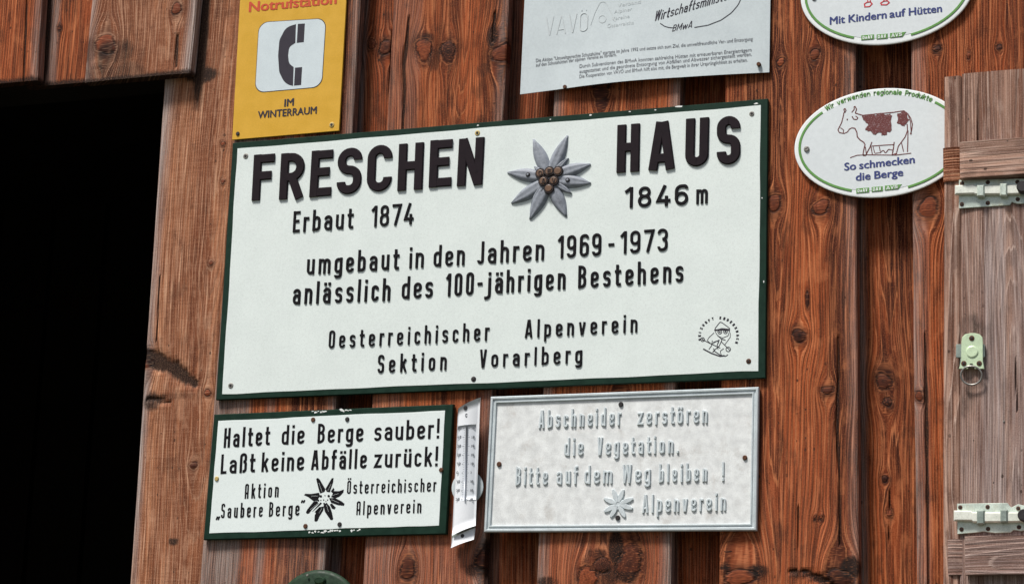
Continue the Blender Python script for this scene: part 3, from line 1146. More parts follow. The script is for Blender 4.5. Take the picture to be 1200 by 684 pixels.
lines(big, [('anlässlich', (343, 356.7), (457.3, 352), 26, dict(gap=.2)), ('des', (470.7, 350.3), (507.2, 348.3), 26, dict(gap=.18)),
            ('100-jährigen', (522.5, 347.2), (662.7, 338.7), 26.5, dict(gap=.18)), ('Bestehens', (677.5, 337.7), (800.8, 330), 26.5, dict(gap=.2))], M['black'], yF, **DB)
lines(big, [('Oesterreichischer', (385, 408), (573.3, 398.7), 21, dict(gap=.27, t=.12)), ('Alpenverein', (615, 395.7), (746.9, 389), 21, dict(gap=.28, t=.125))], M['black'], yF, **DB)
lines(big, [('Sektion', (442.5, 437), (523.2, 433), 21.5, dict(gap=.29)), ('Vorarlberg', (562, 430.5), (682.3, 425), 21, dict(gap=.29))], M['black'], yF, **DB)

# cast edelweiss, petals in relief
ec = P(643.7, 209.4, yF)
esc = np.linalg.norm(P(644.7, 209.4, yF) - ec)
e0 = obj('edelweiss', *[[(ec[0] + .019 * math.cos(a), yF - .004, ec[2] + .019 * math.sin(a)) for a in np.linspace(0, 6.283, 20, endpoint=False)] +
                        [(ec[0] + .019 * math.cos(a), yF + .0002, ec[2] + .019 * math.sin(a)) for a in np.linspace(0, 6.283, 20, endpoint=False)],
                        [tuple(range(20))] + [(i, 20 + i, 20 + (i + 1) % 20, (i + 1) % 20) for i in range(20)]], M['eleaf'], big)


def zpx(x, y_, ox=580, oy=140, s=5.2615):
    return (ox + x / s, oy + y_ / s)


def petal(tip, wmax, bend=0.0, H=.008, low=.0):
    """raised petal from the flower centre to a photo point"""
    tp = P(*tip, yF)
    ax = np.array([tp[0] - ec[0], tp[2] - ec[2]])
    L = np.linalg.norm(ax)
    ax /= L
    nn = np.array([-ax[1], ax[0]])
    ns, nc = 16, 9
    v, f = [], []
    for i in range(ns + 1):
        s_ = i / ns
        hw = wmax * (math.sin(math.pi * min(1, (s_ * .86 + .14)) ** 1.15)) ** .85 if s_ < .97 else wmax * .10
        hw = max(hw, wmax * (.26 if s_ < .95 else .14))
        cen = ax * (L * s_) + nn * (bend * L * s_ * s_ * (1 - .35 * s_))
        lift = low + H * (.35 + .65 * math.sin(math.pi * min(1, s_ * .75 + .2)))
        if s_ > .96: lift *= .6
        for k in range(nc):
            u = -1 + 2 * k / (nc - 1)
            prof = max(0, 1 - abs(u) ** 2.6) ** .6
            crease = .80 + .20 * min(1, abs(u) * 3.2)
            hh = lift * prof * crease
            p = cen + nn * (hw * u)
            v.append((ec[0] + p[0], yF - hh - .0003 * (prof > 0) + .0003, ec[2] + p[1]))
    for i in range(ns):
        for k in range(nc - 1):
            a = i * nc + k
            f.append((a, a + 1, a + nc + 1, a + nc))
    f.append(tuple(ns * nc + k for k in range(nc)))
    obj('petal', v, f, M['eleaf'], e0, smooth=True)


pw = 8.0 * esc
for tx, ty, wd, bd in [(455, 240, .55, .0), (470, 462, .55, .05), (216, 522, .6, .10), (243, 290, .5, 0)]:
    petal(zpx(tx, ty), pw * wd, bd, .006, .002)
for tx, ty, wd, bd in [(243, 122, 1, .03), (440, 98, 1, -.05), (582, 252, 1, -.16), (588, 408, 1, .08), (432, 605, 1, .06), (225, 620, 1.08, -.05), (114, 535, 1.05, -.12), (82, 318, 1, .06)]:
    petal(zpx(tx, ty), pw * wd, bd)
for k, (fx, fy, let) in enumerate([(279, 332, 'O'), (335, 320, 'E'), (388, 318, ''), (298, 379, 'A'), (362, 377, 'V'), (332, 425, '')]):
    c = P(*zpx(fx, fy), yF - .009)
    b = MB()
    b.disc((c[0], c[2]), 6.0 * esc, yF - .001, yF - .0105, 18, bev=.2)
    fl = b.build('floret', M['bronze_dark'], e0)
    b = MB()
    b.disc((c[0], c[2]), 3.9 * esc, yF - .0104, yF - .0116, 18, bev=.3)
    b.build('floret_face', M['bronze'], fl)
    if let:
        x, y_ = zpx(fx, fy)
        b = MB()
        word(b, let, (x - 2.2, y_ + 2.7), (x + 2.2, y_ + 2.5), 5.4, yF - .0116, t=.2, H=.0006, bev=.2)
        b.build('letter', M['bronze_dark'], fl)
for fx, fy in ((203, 340), (448, 373)):
    eyelet(e0, *zpx(fx, fy), yF - .0078, 2.5, 'darkscrew', 'eleaf')
# ski club badge printed at the lower right
b = MB()


def k5(pts, ox=800, oy=360, s=9.77):
    return [(ox + x / s, oy + y_ / s) for x, y_ in pts]


for pts, wd in [
    ([(365, 265), (375, 235), (430, 165), (465, 185), (540, 240), (535, 262)], .9), ([(365, 265), (450, 240), (540, 250)], .8),
    ([(372, 275), (400, 325), (455, 350), (520, 325), (538, 268)], .7), ([(360, 290), (300, 345), (280, 380), (330, 420), (420, 370)], .7),
    ([(545, 290), (545, 340), (480, 430)], .7), ([(400, 320), (450, 370), (420, 440), (350, 500)], .9), ([(340, 380), (330, 440), (300, 480)], .9),
    ([(235, 372), (300, 405), (430, 465)], .9), ([(440, 390), (500, 450), (540, 490)], .9), ([(420, 370), (395, 430), (405, 480)], .9),
    ([(235, 475), (330, 525), (430, 560), (480, 550)], 1.5), ([(370, 505), (430, 545), (490, 560), (520, 540)], 1.1), ([(470, 470), (430, 500), (440, 540)], .8),
    ([(350, 470), (380, 500), (340, 510)], .9), ([(440, 360), (490, 375)], 1.0), ([(350, 400), (400, 380), (410, 410)], .8)]:
    stroke_px(b, k5(pts), wd, yF, .0004, rad=1.5)
for (cx, cy), r_ in [((228, 368), 22), ((522, 480), 26), ((425, 282), 22), ((490, 278), 22)]:
    stroke_px(b, k5([(cx + r_ * math.cos(a), cy + r_ * math.sin(a)) for a in np.linspace(0, 6.283, 12, endpoint=False)]), .9, yF, .0004, closed=True)
    if r_ == 22: poly_px(b, k5([(cx + 12 * math.cos(a), cy + 9 * math.sin(a)) for a in np.linspace(0, 6.283, 8, endpoint=False)]), yF, .0003, .0001)
stroke_px(b, k5([(368, 262), (450, 255), (540, 262)]), 1.8, yF, .0004)
txt = 'SKIZUNFT ENDERSBACH'
for k, ch in enumerate(txt):
    if ch == ' ': continue
    a0 = math.radians(200 - 222 * (k + .5) / len(txt) - 4)
    c0 = (412, 330)
    x, y_ = c0[0] + 203 * math.cos(a0), c0[1] - 195 * math.sin(a0)
    tx, ty = math.sin(a0), math.cos(a0)
    A_, B_ = k5([(x - tx * 10, y_ - ty * 10), (x + tx * 10, y_ + ty * 10)])
    # a rotated little letter
    a_, bb = P(*A_, yF), P(*B_, yF)
    ex = bb - a_; L = np.linalg.norm(ex); ex /= L
    ez = np.array([-ex[2], 0, ex[0]])
    gl, W_ = layout(ch, .74, .3, .7, .1)
    for x0, strokes in gl:
        for pts, cl in strokes:
            ch_ = L * 1.55
            ribbon(b, pts, cl, .34, .0004, lambda u, v, hh: a_ + ex * (u * ch_ * .95) + ez * (v * ch_) + np.array([0, -hh, 0]), .2, .00002)
b.build('club_emblem', M['ink'], big)
for px, py, mt in [(288, 183, 'screw'), (559.5, 156, 'brass'), (881, 133.5, 'screw'), (877.3, 423, 'rust'), (555, 444, 'darkscrew'), (270.5, 451.5, 'screw')]:
    eyelet(big, px, py, yF, 3.0, mt)
for px, py, a_, c_ in [(796, 125, 4.5, 1.2), (886, 121.5, 2.5, .8), (738, 131, 1.3, .7), (768, 129, 1.2, .6), (692, 135, 1.6, .7), (276, 322, .8, 1.2), (895, 330, .7, 1.2), (645, 140, 1, .5), (560, 147, 1.4, .6), (893, 232, .6, 1)]:
    n_ = 9
    b = MB()
    poly_px(b, [(px + a_ * math.cos(t_) * (1 + .3 * math.sin(3 * t_ + px)), py - a_ * math.cos(t_) * .09 + c_ * math.sin(t_) * (1 + .3 * math.cos(2 * t_ + py))) for t_ in np.linspace(0, 6.283, n_, endpoint=False)], yM, .0002, .0001)
    b.build('enamel_chip', M['chip'], big)

# ------------------------------------------------------------------ enamel notice, lower left
yE = -.011
base = P(382, 630, yE)
en = thing('litter_sign', 'small white enamel sign with thick green border asking Haltet die Berge sauber', 'sign', base)
b = MB()
b.slab(quad_px((250.6, 485.2), (531.3, 473.2), (522.7, 625.2), (238, 632), yE), [(0, -.0015), (0, yE + .002), (.0015, yE)])
b.build('panel', M['green'], en)
yf = yE - .0006
b = MB()
b.slab(rough_quad(quad_px((255.8, 492.8), (521.8, 480.6), (514.6, 615.4), (245.2, 624.5), yE), .0005, .03, 8), [(0, yE + .0002), (.0004, yf)])
b.build('field', M['enamel2'], en)
EB = dict(t=.135, gap=.17, H=.0007, bev=.15, xh=.69)
lines(en, [('Haltet', (262, 524.2), (316, 521), 22.8), ('die', (329.8, 520.8), (356.5, 519.4), 22.8), ('Berge', (371.9, 519), (425.5, 516.8), 22.8), ('sauber!', (438.3, 516.3), (514.6, 513), 22.8)], M['black'], yf, **EB)
lines(en, [('Laßt', (258.4, 554.9), (298.6, 552.6), 22.8), ('keine', (306.2, 552.5), (356, 550.3), 22.8), ('Abfälle', (364.4, 550), (429.5, 548.2), 22.8), ('zurück!', (438.3, 547.8), (512.8, 545.5), 22.8)], M['black'], yf, **EB)
ES = dict(t=.115, gap=.21, H=.0006, bev=.15, xh=.69)
lines(en, [('Αktion', (286.6, 583.8), (326.4, 581.8), 17.3)], M['black'], yf, **ES)
lines(en, [('„', (253.6, 606.8), (257.4, 606.6), 17), ('Saubere', (258.8, 606.6), (307.6, 604.9), 17), ('Berge', (315, 604.8), (350.7, 603.2), 17), ('"', (352.2, 603), (356.6, 602.8), 17)], M['black'], yf, **ES)
lines(en, [('Österreichischer', (406.5, 578.2), (511, 575.2), 15.6, dict(gap=.2))], M['black'], yf, **ES)
lines(en, [('Αlpenverein', (417.5, 602.8), (493.6, 600.2), 16)], M['black'], yf, **ES)


def k2(x, y_):
    return (340 + x / 9.775, 550 + y_ / 9.775)


em = MB()
wh = MB()
PET = [[(305, 115), (320, 105), (340, 120), (395, 215), (390, 240), (345, 258), (335, 235)], [(475, 108), (492, 105), (488, 145), (455, 245), (425, 240), (412, 215)],
       [(172, 290), (185, 278), (240, 280), (320, 268), (330, 300), (300, 345), (268, 352), (215, 310)], [(480, 305), (510, 248), (560, 248), (605, 232), (603, 258), (565, 300), (520, 318)],
       [(460, 330), (520, 330), (580, 360), (612, 385), (605, 405), (545, 398), (480, 375)], [(190, 480), (205, 450), (265, 375), (300, 370), (315, 390), (250, 450), (220, 490), (200, 494)],
       [(262, 470), (345, 378), (358, 388), (300, 440)], [(285, 575), (288, 520), (330, 440), (378, 432), (372, 470), (335, 530), (315, 575), (298, 582)],
       [(392, 420), (420, 390), (455, 430), (475, 490), (487, 545), (480, 562), (460, 560), (405, 480)], [(470, 245), (495, 210), (505, 225), (490, 265)], [(460, 400), (480, 390), (518, 430), (505, 448), (480, 440)],
       [(286, 480), (330, 435), (345, 440), (300, 490)]]
for p in PET:
    pc = np.mean(np.array(p, float), 0)
    p = [tuple(pc + (np.array(q, float) - pc) * 1.16) for q in p]
    poly_px(em, [k2(*q) for q in p], yf, .0005, .0002)
for (cx, cy), r_ in [((352, 303), 14), ((442, 300), 14), ((322, 350), 12), ((390, 388), 11), ((400, 295), 6), ((385, 345), 7), ((430, 345), 7), ((352, 348), 6), ((410, 360), 5)]:
    poly_px(em, [k2(cx + r_ * math.cos(t_), cy + r_ * math.sin(t_)) for t_ in np.linspace(0, 6.283, 10, endpoint=False)], yf, .0005, .0001)
eo = em.build('edelweiss_emblem', M['black'], en)
for p in [[(330, 150), (365, 250)], [(468, 165), (432, 240)], [(240, 300), (318, 300)], [(555, 272), (470, 298)], [(560, 378), (470, 340)], [(230, 455), (325, 380)], [(330, 500), (365, 435)], [(440, 480), (415, 400)]]:
    stroke_px(wh, [k2(*q) for q in p], .24, yf - .0004, .0003)
wh.build('vein', M['enamel2'], eo)
for px, py, mt in [(367, 491.5, 'rust'), (407, 491, 'darkscrew'), (358, 616, 'rust'), (398, 614, 'darkscrew'), (254, 560.5, 'brass'), (517, 550.3, 'rust')]:
    screw(en, px, py, yf, 2.6, mt, slot=False)
b = MB()
rr = random.Random(4)
for x0, x1, yb, dy, n_ in [(366, 384, 482.3, -.9, 6), (399, 413, 480.6, -.6, 5), (362, 380, 623.4, -.8, 5), (381, 401, 622.4, -.8, 7), (411, 424, 621, -.7, 4)]:
    for k in range(n_):
        px = x0 + (x1 - x0) * (k + rr.random() * .6) / n_
        py = yb + dy * k / n_ + rr.uniform(-.9, .9)
        a_, c_ = rr.uniform(.9, 2.1), rr.uniform(.5, 1.3)
        ph = rr.uniform(0, 6)
        b = MB()
        poly_px(b, [(px + a_ * math.cos(t_) * (1 + .35 * math.sin(3 * t_ + ph)), py + c_ * math.sin(t_) * (1 + .35 * math.cos(2 * t_ + ph))) for t_ in np.linspace(0, 6.283, 9, endpoint=False)], yE, .0002, .0001)
        b.build('enamel_chip', M['chip'], en)

# ------------------------------------------------------------------ cast aluminium sign
yA = -.007
base = P(728, 622, yA)
al = thing('cast_sign', 'weathered bare aluminium sign with raised metal letters reading Abschneider zerstören die Vegetation', 'sign', base)
qa = quad_px((575.8, 465), (889.7, 453.6), (887, 621.3), (567.9, 623.2), yA)
b = MB()
b.slab(qa, [(.008, -.0015), (.010, yA)])
b.build('panel', M['alu'], al)
b = MB()
pr = [(0, -.0015), (0, yA - .003), (.0015, yA - .0045), (.0045, yA - .0045), (.0062, yA - .0018), (.0085, yA - .0018), (.0095, yA - .0034), (.0115, yA - .0034), (.0130, yA + .0003)]
b.slab(qa, pr, close=False)
b.build('rim', M['alu_rim'], al)
AB = dict(t=.125, gap=.18, H=.0026, bev=.4, xh=.70, jit=.01)
lines(al, [('Abschneider', (631.3, 501.7), (727.9, 498.2), 21), ('zerstören', (747.3, 497.8), (829.5, 495.3), 21)], M['alu_let'], yA, **AB)
lines(al, [('die', (661.3, 534), (684, 533.6), 21), ('Vegetation.', (699.8, 533.3), (795.6, 530.7), 21)], M['alu_let'], yA, **AB)
lines(al, [('Bitte', (604.2, 568.6), (641.9, 567.8), 21.5), ('auf', (652.4, 567.5), (677.2, 567), 21.5), ('dem', (684.9, 566.9), (717.9, 566.2), 21.5), ('Weg', (729.5, 566), (762.8, 565.2), 21.5),
           ('bleiben', (772.3, 565), (828.8, 563.8), 21.5), ('!', (846.3, 563.4), (850, 563.2), 22)], M['alu_let'], yA, **AB)
lines(al, [('Alpenverein', (752.6, 600.6), (850.9, 598), 21)], M['alu_let'], yA, **AB)
ac = P(724.5, 590.3, yA)
asc = np.linalg.norm(P(725.5, 590.3, yA) - ac)
ao = None
b = MB()


def k3(x, y_):
    return (690 + x / 13.69, 570 + y_ / 13.69)


b.disc((ac[0], ac[2]), 7.5 * asc, yA + .001, yA - .0022, 20, bev=.4)
ao = b.build('edelweiss_emblem', M['alu_let'], al)
for tx, ty in [(245, 190), (390, 40), (560, 45), (715, 190), (705, 355), (585, 490), (355, 490), (250, 400)]:
    tp = P(*k3(tx, ty), yA)
    ax = np.array([tp[0] - ac[0], tp[2] - ac[2]]); L = np.linalg.norm(ax); ax /= L
    nn = np.array([-ax[1], ax[0]])
    pts = []
    for s_, hw in [(0.1, 1.2), (.5, 3.0), (.8, 2.4), (1.0, 1.1)]:
        pts.append(np.array([ac[0], 0, ac[2]]) + np.array([ax[0], 0, ax[1]]) * L * s_ - np.array([nn[0], 0, nn[1]]) * hw * asc)
    for s_, hw in [(1.0, 1.1), (.8, 2.4), (.5, 3.0), (.1, 1.2)]:
        pts.append(np.array([ac[0], 0, ac[2]]) + np.array([ax[0], 0, ax[1]]) * L * s_ + np.array([nn[0], 0, nn[1]]) * hw * asc)
    b = MB()
    b.slab(pts, [(0, yA + .0005), (0, yA - .0018), (.0008, yA - .0028)])
    b.build('petal', M['alu_let'], ao)
for px, py in [(727.7, 473.6), (585, 543.6), (873, 536), (724, 606.3)]:
    screw(al, px, py, yA, 2.9, 'rust' if px < 600 or px > 800 else 'darkscrew', slot=False, H=.003)

# ------------------------------------------------------------------ thermometer
yT = -.022
base = P(543, 640, yT)
th = thing('thermometer', 'white sheet metal thermometer with slanted curled ends between the two lower signs', 'thermometer', base)


def k4(x, y_, y):
    return P(510 + x / 3.425, 450 + y_ / 3.42, y)


def curved_sheet(TL, TR, BR, BL, y, bow, n=10, thick=.0012, mcount=14, flare=0.0):
    v, f = [], []
    a, b_, c, d = [k4(*q, y) for q in (TL, TR, BR, BL)]
    for lay in (0, 1):
        for j in range(mcount + 1):
            t_ = j / mcount
            for i in range(n + 1):
                s_ = i / n
                p = (a * (1 - s_) + b_ * s_) * (1 - t_) + (d * (1 - s_) + c * s_) * t_
                off = -bow * (1 - (2 * s_ - 1) ** 2) + flare * t_ * t_
                v.append((p[0], y + off + lay * thick, p[2]))
    N = (n + 1) * (mcount + 1)
    for j in range(mcount):
        for i in range(n):
            q = j * (n + 1) + i
            f.append((q, q + 1, q + n + 2, q + n + 1))
            f.append((N + q, N + q + n + 1, N + q + n + 2, N + q + 1))
    per = [i for i in range(n + 1)] + [(j + 1) * (n + 1) + n for j in range(mcount)] + [mcount * (n + 1) + i for i in range(n - 1, -1, -1)] + [j * (n + 1) for j in range(mcount - 1, 0, -1)]
    for k in range(len(per)):
        p, q = per[k], per[(k + 1) % len(per)]
        f.append((p, q, N + q, N + p))
    return v, f


v, f = curved_sheet((92, 97), (181, 53), (162, 566), (68, 606), yT, .006)
obj('backplate', v, f, M['thermo'], th, smooth=True)
v, f = curved_sheet((68, 614), (161, 574), (157, 622), (65, 656), yT + .006, .004, flare=-.003)
obj('mounting_tab', v, f, M['thermo'], th, smooth=True)
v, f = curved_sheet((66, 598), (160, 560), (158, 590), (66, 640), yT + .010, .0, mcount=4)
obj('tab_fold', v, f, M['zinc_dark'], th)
v, f = curved_sheet((90, 168), (171, 160), (163, 462), (82, 470), yT - .0012, .0052, thick=.0006)
obj('scale_field', v, f, M['thermo_scale'], th, smooth=True)
b = MB()
b.tube([k4(126, 165, yT - .0085), k4(117, 462, yT - .0085)], .0016, 8)
b.build('glass_tube', M['glass'], th, smooth=True)
b = MB()
nums = ['50', '40', '30', '20', '10', '0', '10', '20', '30']
ysc = yT - .0068
for k, s_ in enumerate(nums):
    yy = 176 + k * 35.6
    xs = 125 - k * 1.0
    for sx, side in ((-27, -1), (26, 1)):
        A_ = (510 + (xs + sx - 8) / 3.425, 450 + (yy + 5 - side * 0) / 3.42)
        B_ = (A_[0] + (4.6 if len(s_) == 2 else 2.2), A_[1] - .4)
        word(b, s_, A_, B_, 3.0, ysc + (.0020), t=.2, gap=.2, H=.0003, bev=.1)
    for q in range(5):
        y2 = yy + q * 7.1
        if y2 > 465: break
        for sgn in (-1, 1):
            L_ = (9 if q == 0 else 5)
            stroke_px(b, [(510 + (xs + sgn * 5) / 3.425, 450 + y2 / 3.42), (510 + (xs + sgn * (5 + L_)) / 3.425, 450 + y2 / 3.42)], .35, ysc + .0008, .0003)
word(b, 'C', (545.2, 488.6), (547.6, 488.4), 4.4, yT - .0062, t=.2, H=.0004)
b.build('scale_marks', M['ink_soft'], th)
b = MB()
c = k4(128, 412, yT + .008)
b.disc((c[0], c[2]), 18.3 * np.linalg.norm(P(548, 570) - P(547, 570)), yT + .012, yT + .0085, 32, bev=.2)
b.build('mounting_disc', M['notice'], th)
for x, y_ in ((126, 97), (108, 606)):
    c = k4(x, y_, yT)
    b = MB()
    dy = -.0052 if y_ < 300 else .0035
    b.disc((c[0], c[2]), .0042, yT + .02, yT + dy - .0025, 14, bev=.4)
    b.build('screw', M['darkscrew'], th)

# ------------------------------------------------------------------ yellow emergency sign
yY = -.005
base = P(335, 160, yY)
ye = thing('emergency_sign', 'yellow sign with white square and black telephone receiver above IM WINTERRAUM', 'sign', base)
b = MB()
b.slab(quad_px((284.5, -60), (410, -72), (397.3, 153.3), (271.8, 164), yY), [(0, -.001), (0, yY + .001), (.0006, yY)])
b.build('panel', M['yellow'], ye)
qs = [P(*p, yY) for p in ((299.1, 108.7), (376.9, 101.8), (381.9, 22), (303.8, 26.8))]
sc0 = np.linalg.norm(P(341, 60, yY) - P(340, 60, yY))
for ins, mt, h_ in ((-.0012, 'ink', .0003), (0, 'print_white', .0006)):
    q2 = inset(np.array([[p[0], p[2]] for p in qs]), ins)
    rnd = rp([tuple(p) for p in q2], 11 * sc0, True, 8)
    b = MB()
    b.slab([np.array([p[0], 0, p[1]]) for p in rnd], [(0, yY + .0001), (.0002, yY - h_)])
    sq = b.build('square_outline' if mt == 'ink' else 'square', M[mt], ye)
yS = yY - .0006


def k1(x, y_):
    return (270 + x / 4.021, y_ / 4.021)


b = MB()
out = rp([np.array(p, float) for p in [(309, 115), (262, 130), (231, 190), (225, 262), (230, 340), (258, 398), (295, 405)]], 60, False, 6)
inn = rp([np.array(p, float) for p in [(298, 317), (276, 300), (272, 262), (277, 222), (306, 203)]], 30, False, 6)
poly_px(b, [k1(*p) for p in out] + [k1(*p) for p in inn], yS, .0004, .0002)
poly_px(b, [k1(*p) for p in [(318, 114), (351, 112), (346, 199), (313, 203)]], yS, .0004, .0002)
poly_px(b, [k1(*p) for p in [(305, 320), (338, 317), (333, 401), (300, 404)]], yS, .0004, .0002)
b.build('telephone_symbol', M['ink'], ye)
builtin_text('lettering', 'Notrufstation', (292, 14.3), (394, 4.6), 12, yY, M['red'], ye, bold=.032)
builtin_text('lettering', 'IM', (333.4, 125.2), (344, 123.8), 9, yY, M['ink'], ye, bold=.032)
builtin_text('lettering', 'WINTERRAUM', (302.3, 138.9), (370.9, 133.2), 8.6, yY, M['ink'], ye, bold=.032)
screw(ye, 278.7, 156.8, yY, 2.2, 'darkscrew', slot=False)
eyelet(ye, 388.8, 146.4, yY, 3.0, 'brass')

# ------------------------------------------------------------------ pale notice sheet
base = P(755, 100, -.008)
no = thing('notice_sheet', 'pale blue printed notice sheet with small dark text above the HAUS lettering', 'notice', base)
c4 = [(617.5, -64), (904, -92), (901.3, 84.7), (609.3, 110.5)]


def sheet_y(s_, t_):
    """the sheet bellies away from the wall near its lower edge"""
    return -.007 - .007 * math.sin(math.pi * s_) * t_ ** 2 - .004 * t_ ** 2 * max(0.0, math.sin(2 * math.pi * (s_ - .15)))


v, f = [], []
n1, n2 = 26, 14
TLp, TRp, BRp, BLp = [P(*p, -.008) for p in c4]
for lay in (0, 1):
    for j in range(n2 + 1):
        for i in range(n1 + 1):
            s_, t_ = i / n1, j / n2
            p = (TLp * (1 - s_) + TRp * s_) * (1 - t_) + (BLp * (1 - s_) + BRp * s_) * t_
            v.append((p[0], sheet_y(s_, t_) + lay * .0016, p[2] + .004 * math.sin(math.pi * s_) * t_ ** 3))
N = (n1 + 1) * (n2 + 1)
for j in range(n2):
    for i in range(n1):
        q = j * (n1 + 1) + i
        f += [(q, q + 1, q + n1 + 2, q + n1 + 1), (N + q, N + q + n1 + 1, N + q + n1 + 2, N + q + 1)]
per = list(range(n1 + 1)) + [(j + 1) * (n1 + 1) + n1 for j in range(n2)] + [n2 * (n1 + 1) + i for i in range(n1 - 1, -1, -1)] + [j * (n1 + 1) for j in range(n2 - 1, 0, -1)]
f += [(per[k], per[(k + 1) % len(per)], N + per[(k + 1) % len(per)], N + per[k]) for k in range(len(per))]
obj('panel', v, f, M['notice'], no, smooth=False)


def on_sheet(o, lift=.0005):
    """press printed geometry onto the curved sheet"""
    org = ORIGIN[no.name]
    x0, x1 = BLp[0], BRp[0]
    z0, z1 = (BLp[2] + BRp[2]) / 2, (TLp[2] + TRp[2]) / 2
    for vt in o.data.vertices:
        wx, wz = vt.co.x + org[0], vt.co.z + org[2]
        s_ = min(1, max(0, (wx - x0) / (x1 - x0)))
        t_ = min(1, max(0, (z1 - wz) / (z1 - z0)))
        depth_ = (vt.co.y + org[1]) - (-.0085)
        vt.co.y = sheet_y(s_, t_) - lift + min(0.0, depth_) - org[1]


small = [('Die Aktion "Umweltgerechte Schutzhütte" startete im Jahre 1992 und setzte sich zum Ziel, die umweltfreundliche Ver- und Entsorgung', (628, 73), (882, 47.6), 4.2),
         ('auf den Schutzhütten der alpinen Vereine zu fördern.', (628, 78.3), (723.7, 67.2), 4.2),
         ('Durch Subventionen des BMwA konnten zahlreiche Hütten mit erneuerbaren Energieträgern', (680, 80.8), (880.7, 60.6), 4.4),
         ('ausgestattet und die geordnete Entsorgung von Abfällen und Abwasser sichergestellt werden.', (680, 87), (881, 65.6), 4.4),
         ('Die Kooperation von VAVÖ und BMwA hilft also mit, die Bergwelt in ihrer Ursprünglichkeit zu erhalten.', (680, 93), (876, 72.4), 4.4)]
for s_, A_, B_, c_ in small:
    o = builtin_text('small_print', s_, A_, B_, c_, -.008, M['ink_soft'], no, bold=.004)
    on_sheet(o)
b = MB()
word(b, 'Wirtschaftsministerium', (767, 25.8), (872, -6), 11.5, -.008, t=.10, gap=.10, xh=.62, H=.0004, slant=.28)
stroke_px(b, [(774, 28), (779, 31.5), (784, 33), (789, 33.4)], .9, -.008, .0004, rad=6)
stroke_px(b, [(814, 32.8), (830, 30), (845, 24), (857, 15.5), (865, 6), (868.5, -2), (869, -10)], .9, -.008, .0004, rad=14)
word(b, 'BMwA', (788, 37.8), (811, 32.6), 7.5, -.008, t=.11, gap=.12, xh=.62, H=.0004, slant=.3)
o = b.build('signature', M['ink'], no)
on_sheet(o)
b = MB()


def kN(pts):
    return [(610 + x / 4.0, y_ / 4.0) for x, y_ in pts]


word(b, 'VAVÖ', (639, 42), (689, 37), 22, -.008, t=.05, gap=.14, xh=.7, H=.0003)
stroke_px(b, kN([(330, 120), (350, 60), (375, 10), (400, 10), (425, 60), (445, 105)]), .8, -.008, .0003, rad=6)
stroke_px(b, kN([(385, 92 - 24), (408, 92), (385, 92 + 24), (362, 92)]), .7, -.008, .0003, closed=True, rad=4)
o = b.build('faint_logo', M['ink_faint'], no)
on_sheet(o)
for s_, A_, B_ in [('Verband', (724, 9), (751, 4.5)), ('Alpiner', (720, 16.5), (741, 13)), ('Vereine', (717, 25), (738, 21.5)), ('Österreichs', (712, 33.5), (743, 29))]:
    o = builtin_text('faint_logo', s_, A_, B_, 4.5, -.008, M['ink_faint'], no)
    on_sheet(o)
for px, py in ((662, 102), (889, 75.3)):
    c = P(px, py, -.012)
    b = MB()
    b.disc((c[0], c[2]), .0040, -.002, -.0145, 12, bev=.35)
    b.build('screw', M['rust'], no)

# ------------------------------------------------------------------ oval enamel signs


def ellipse(c, a, b_, n=72, a0=0.0, a1=2 * math.pi, closed=True):
    ts = np.linspace(a0, a1, n, endpoint=not closed)
    return [np.array([c[0] + a * math.cos(t), 0, c[1] + b_ * math.sin(t)]) for t in ts]


def oval_sign(cx, cy, label, ypl):
    c = P(cx, cy, ypl)
    sc = np.linalg.norm(P(cx + 1, cy, ypl) - c)
    a, b_ = 101.5 * sc, 64.0 * np.linalg.norm(P(cx, cy + 1, ypl) - c)
    root = thing('oval_sign', label, 'sign', (c[0], ypl, c[2] - b_), 'oval enamel signs on the right')
    m_ = MB()
    m_.slab(ellipse((c[0], c[2]), a, b_), [(.002, ypl + .0045), (0, ypl + .003), (.0008, ypl + .0004), (.003, ypl)])
    m_.build('panel', M['ovalrim'], root, smooth=False)
    m_ = MB()
    m_.slab(ellipse((c[0], c[2]), a - .0125, b_ - .0125), [(0, ypl + .0002), (.0004, ypl - .0004)])
    m_.build('field', M['oval'], root)
    return root, c, a, b_, sc


def ring_arc(c, a, b_, d0, wd, t0, t1, y):
    m_ = MB()
    ts = np.linspace(t0, t1, 60)
    pts = [(c[0] + (a - d0) * math.cos(t), c[2] + (b_ - d0) * math.sin(t)) for t in ts]
    ribbon(m_, pts, False, wd, .0005, lambda u, v, hh: np.array([u, y - hh, v]), .2, 0)
    return m_


def ang_of(px, py, c, a, b_, y):
    p = P(px, py, y)
    return math.atan2((p[2] - c[2]) / b_, (p[0] - c[0]) / a)


def logos(root, spots, y):
    for k, (px, py, wd, txt_) in enumerate(spots):
        hgt = 5.6
        sl_ = -.085
        m_ = MB()
        hw = wd / 2
        rt_ = 3.5 if k == 2 else 0
        poly_px(m_, [(px - hw, py + hgt / 2 - sl_ * -hw * -1), (px + hw - rt_, py + hgt / 2 + sl_ * hw), (px + hw + 1.0 * (k == 2), py - hgt / 2 + sl_ * hw), (px - hw, py - hgt / 2 - sl_ * hw)], y, .0005, .0001)
        lg = m_.build('logo', M['leaf'], root)
        t_ = MB()
        word(t_, txt_, (px - hw + 1.5, py + 1.9 - sl_ * hw), (px + hw - 1.8 - rt_ * .6, py + 1.9 + sl_ * hw), 3.9, y - .0005, t=.2, gap=.16, H=.0003, xh=.72, bev=.1)
        t_.build('logo_lettering', M['ovalrim'], lg)


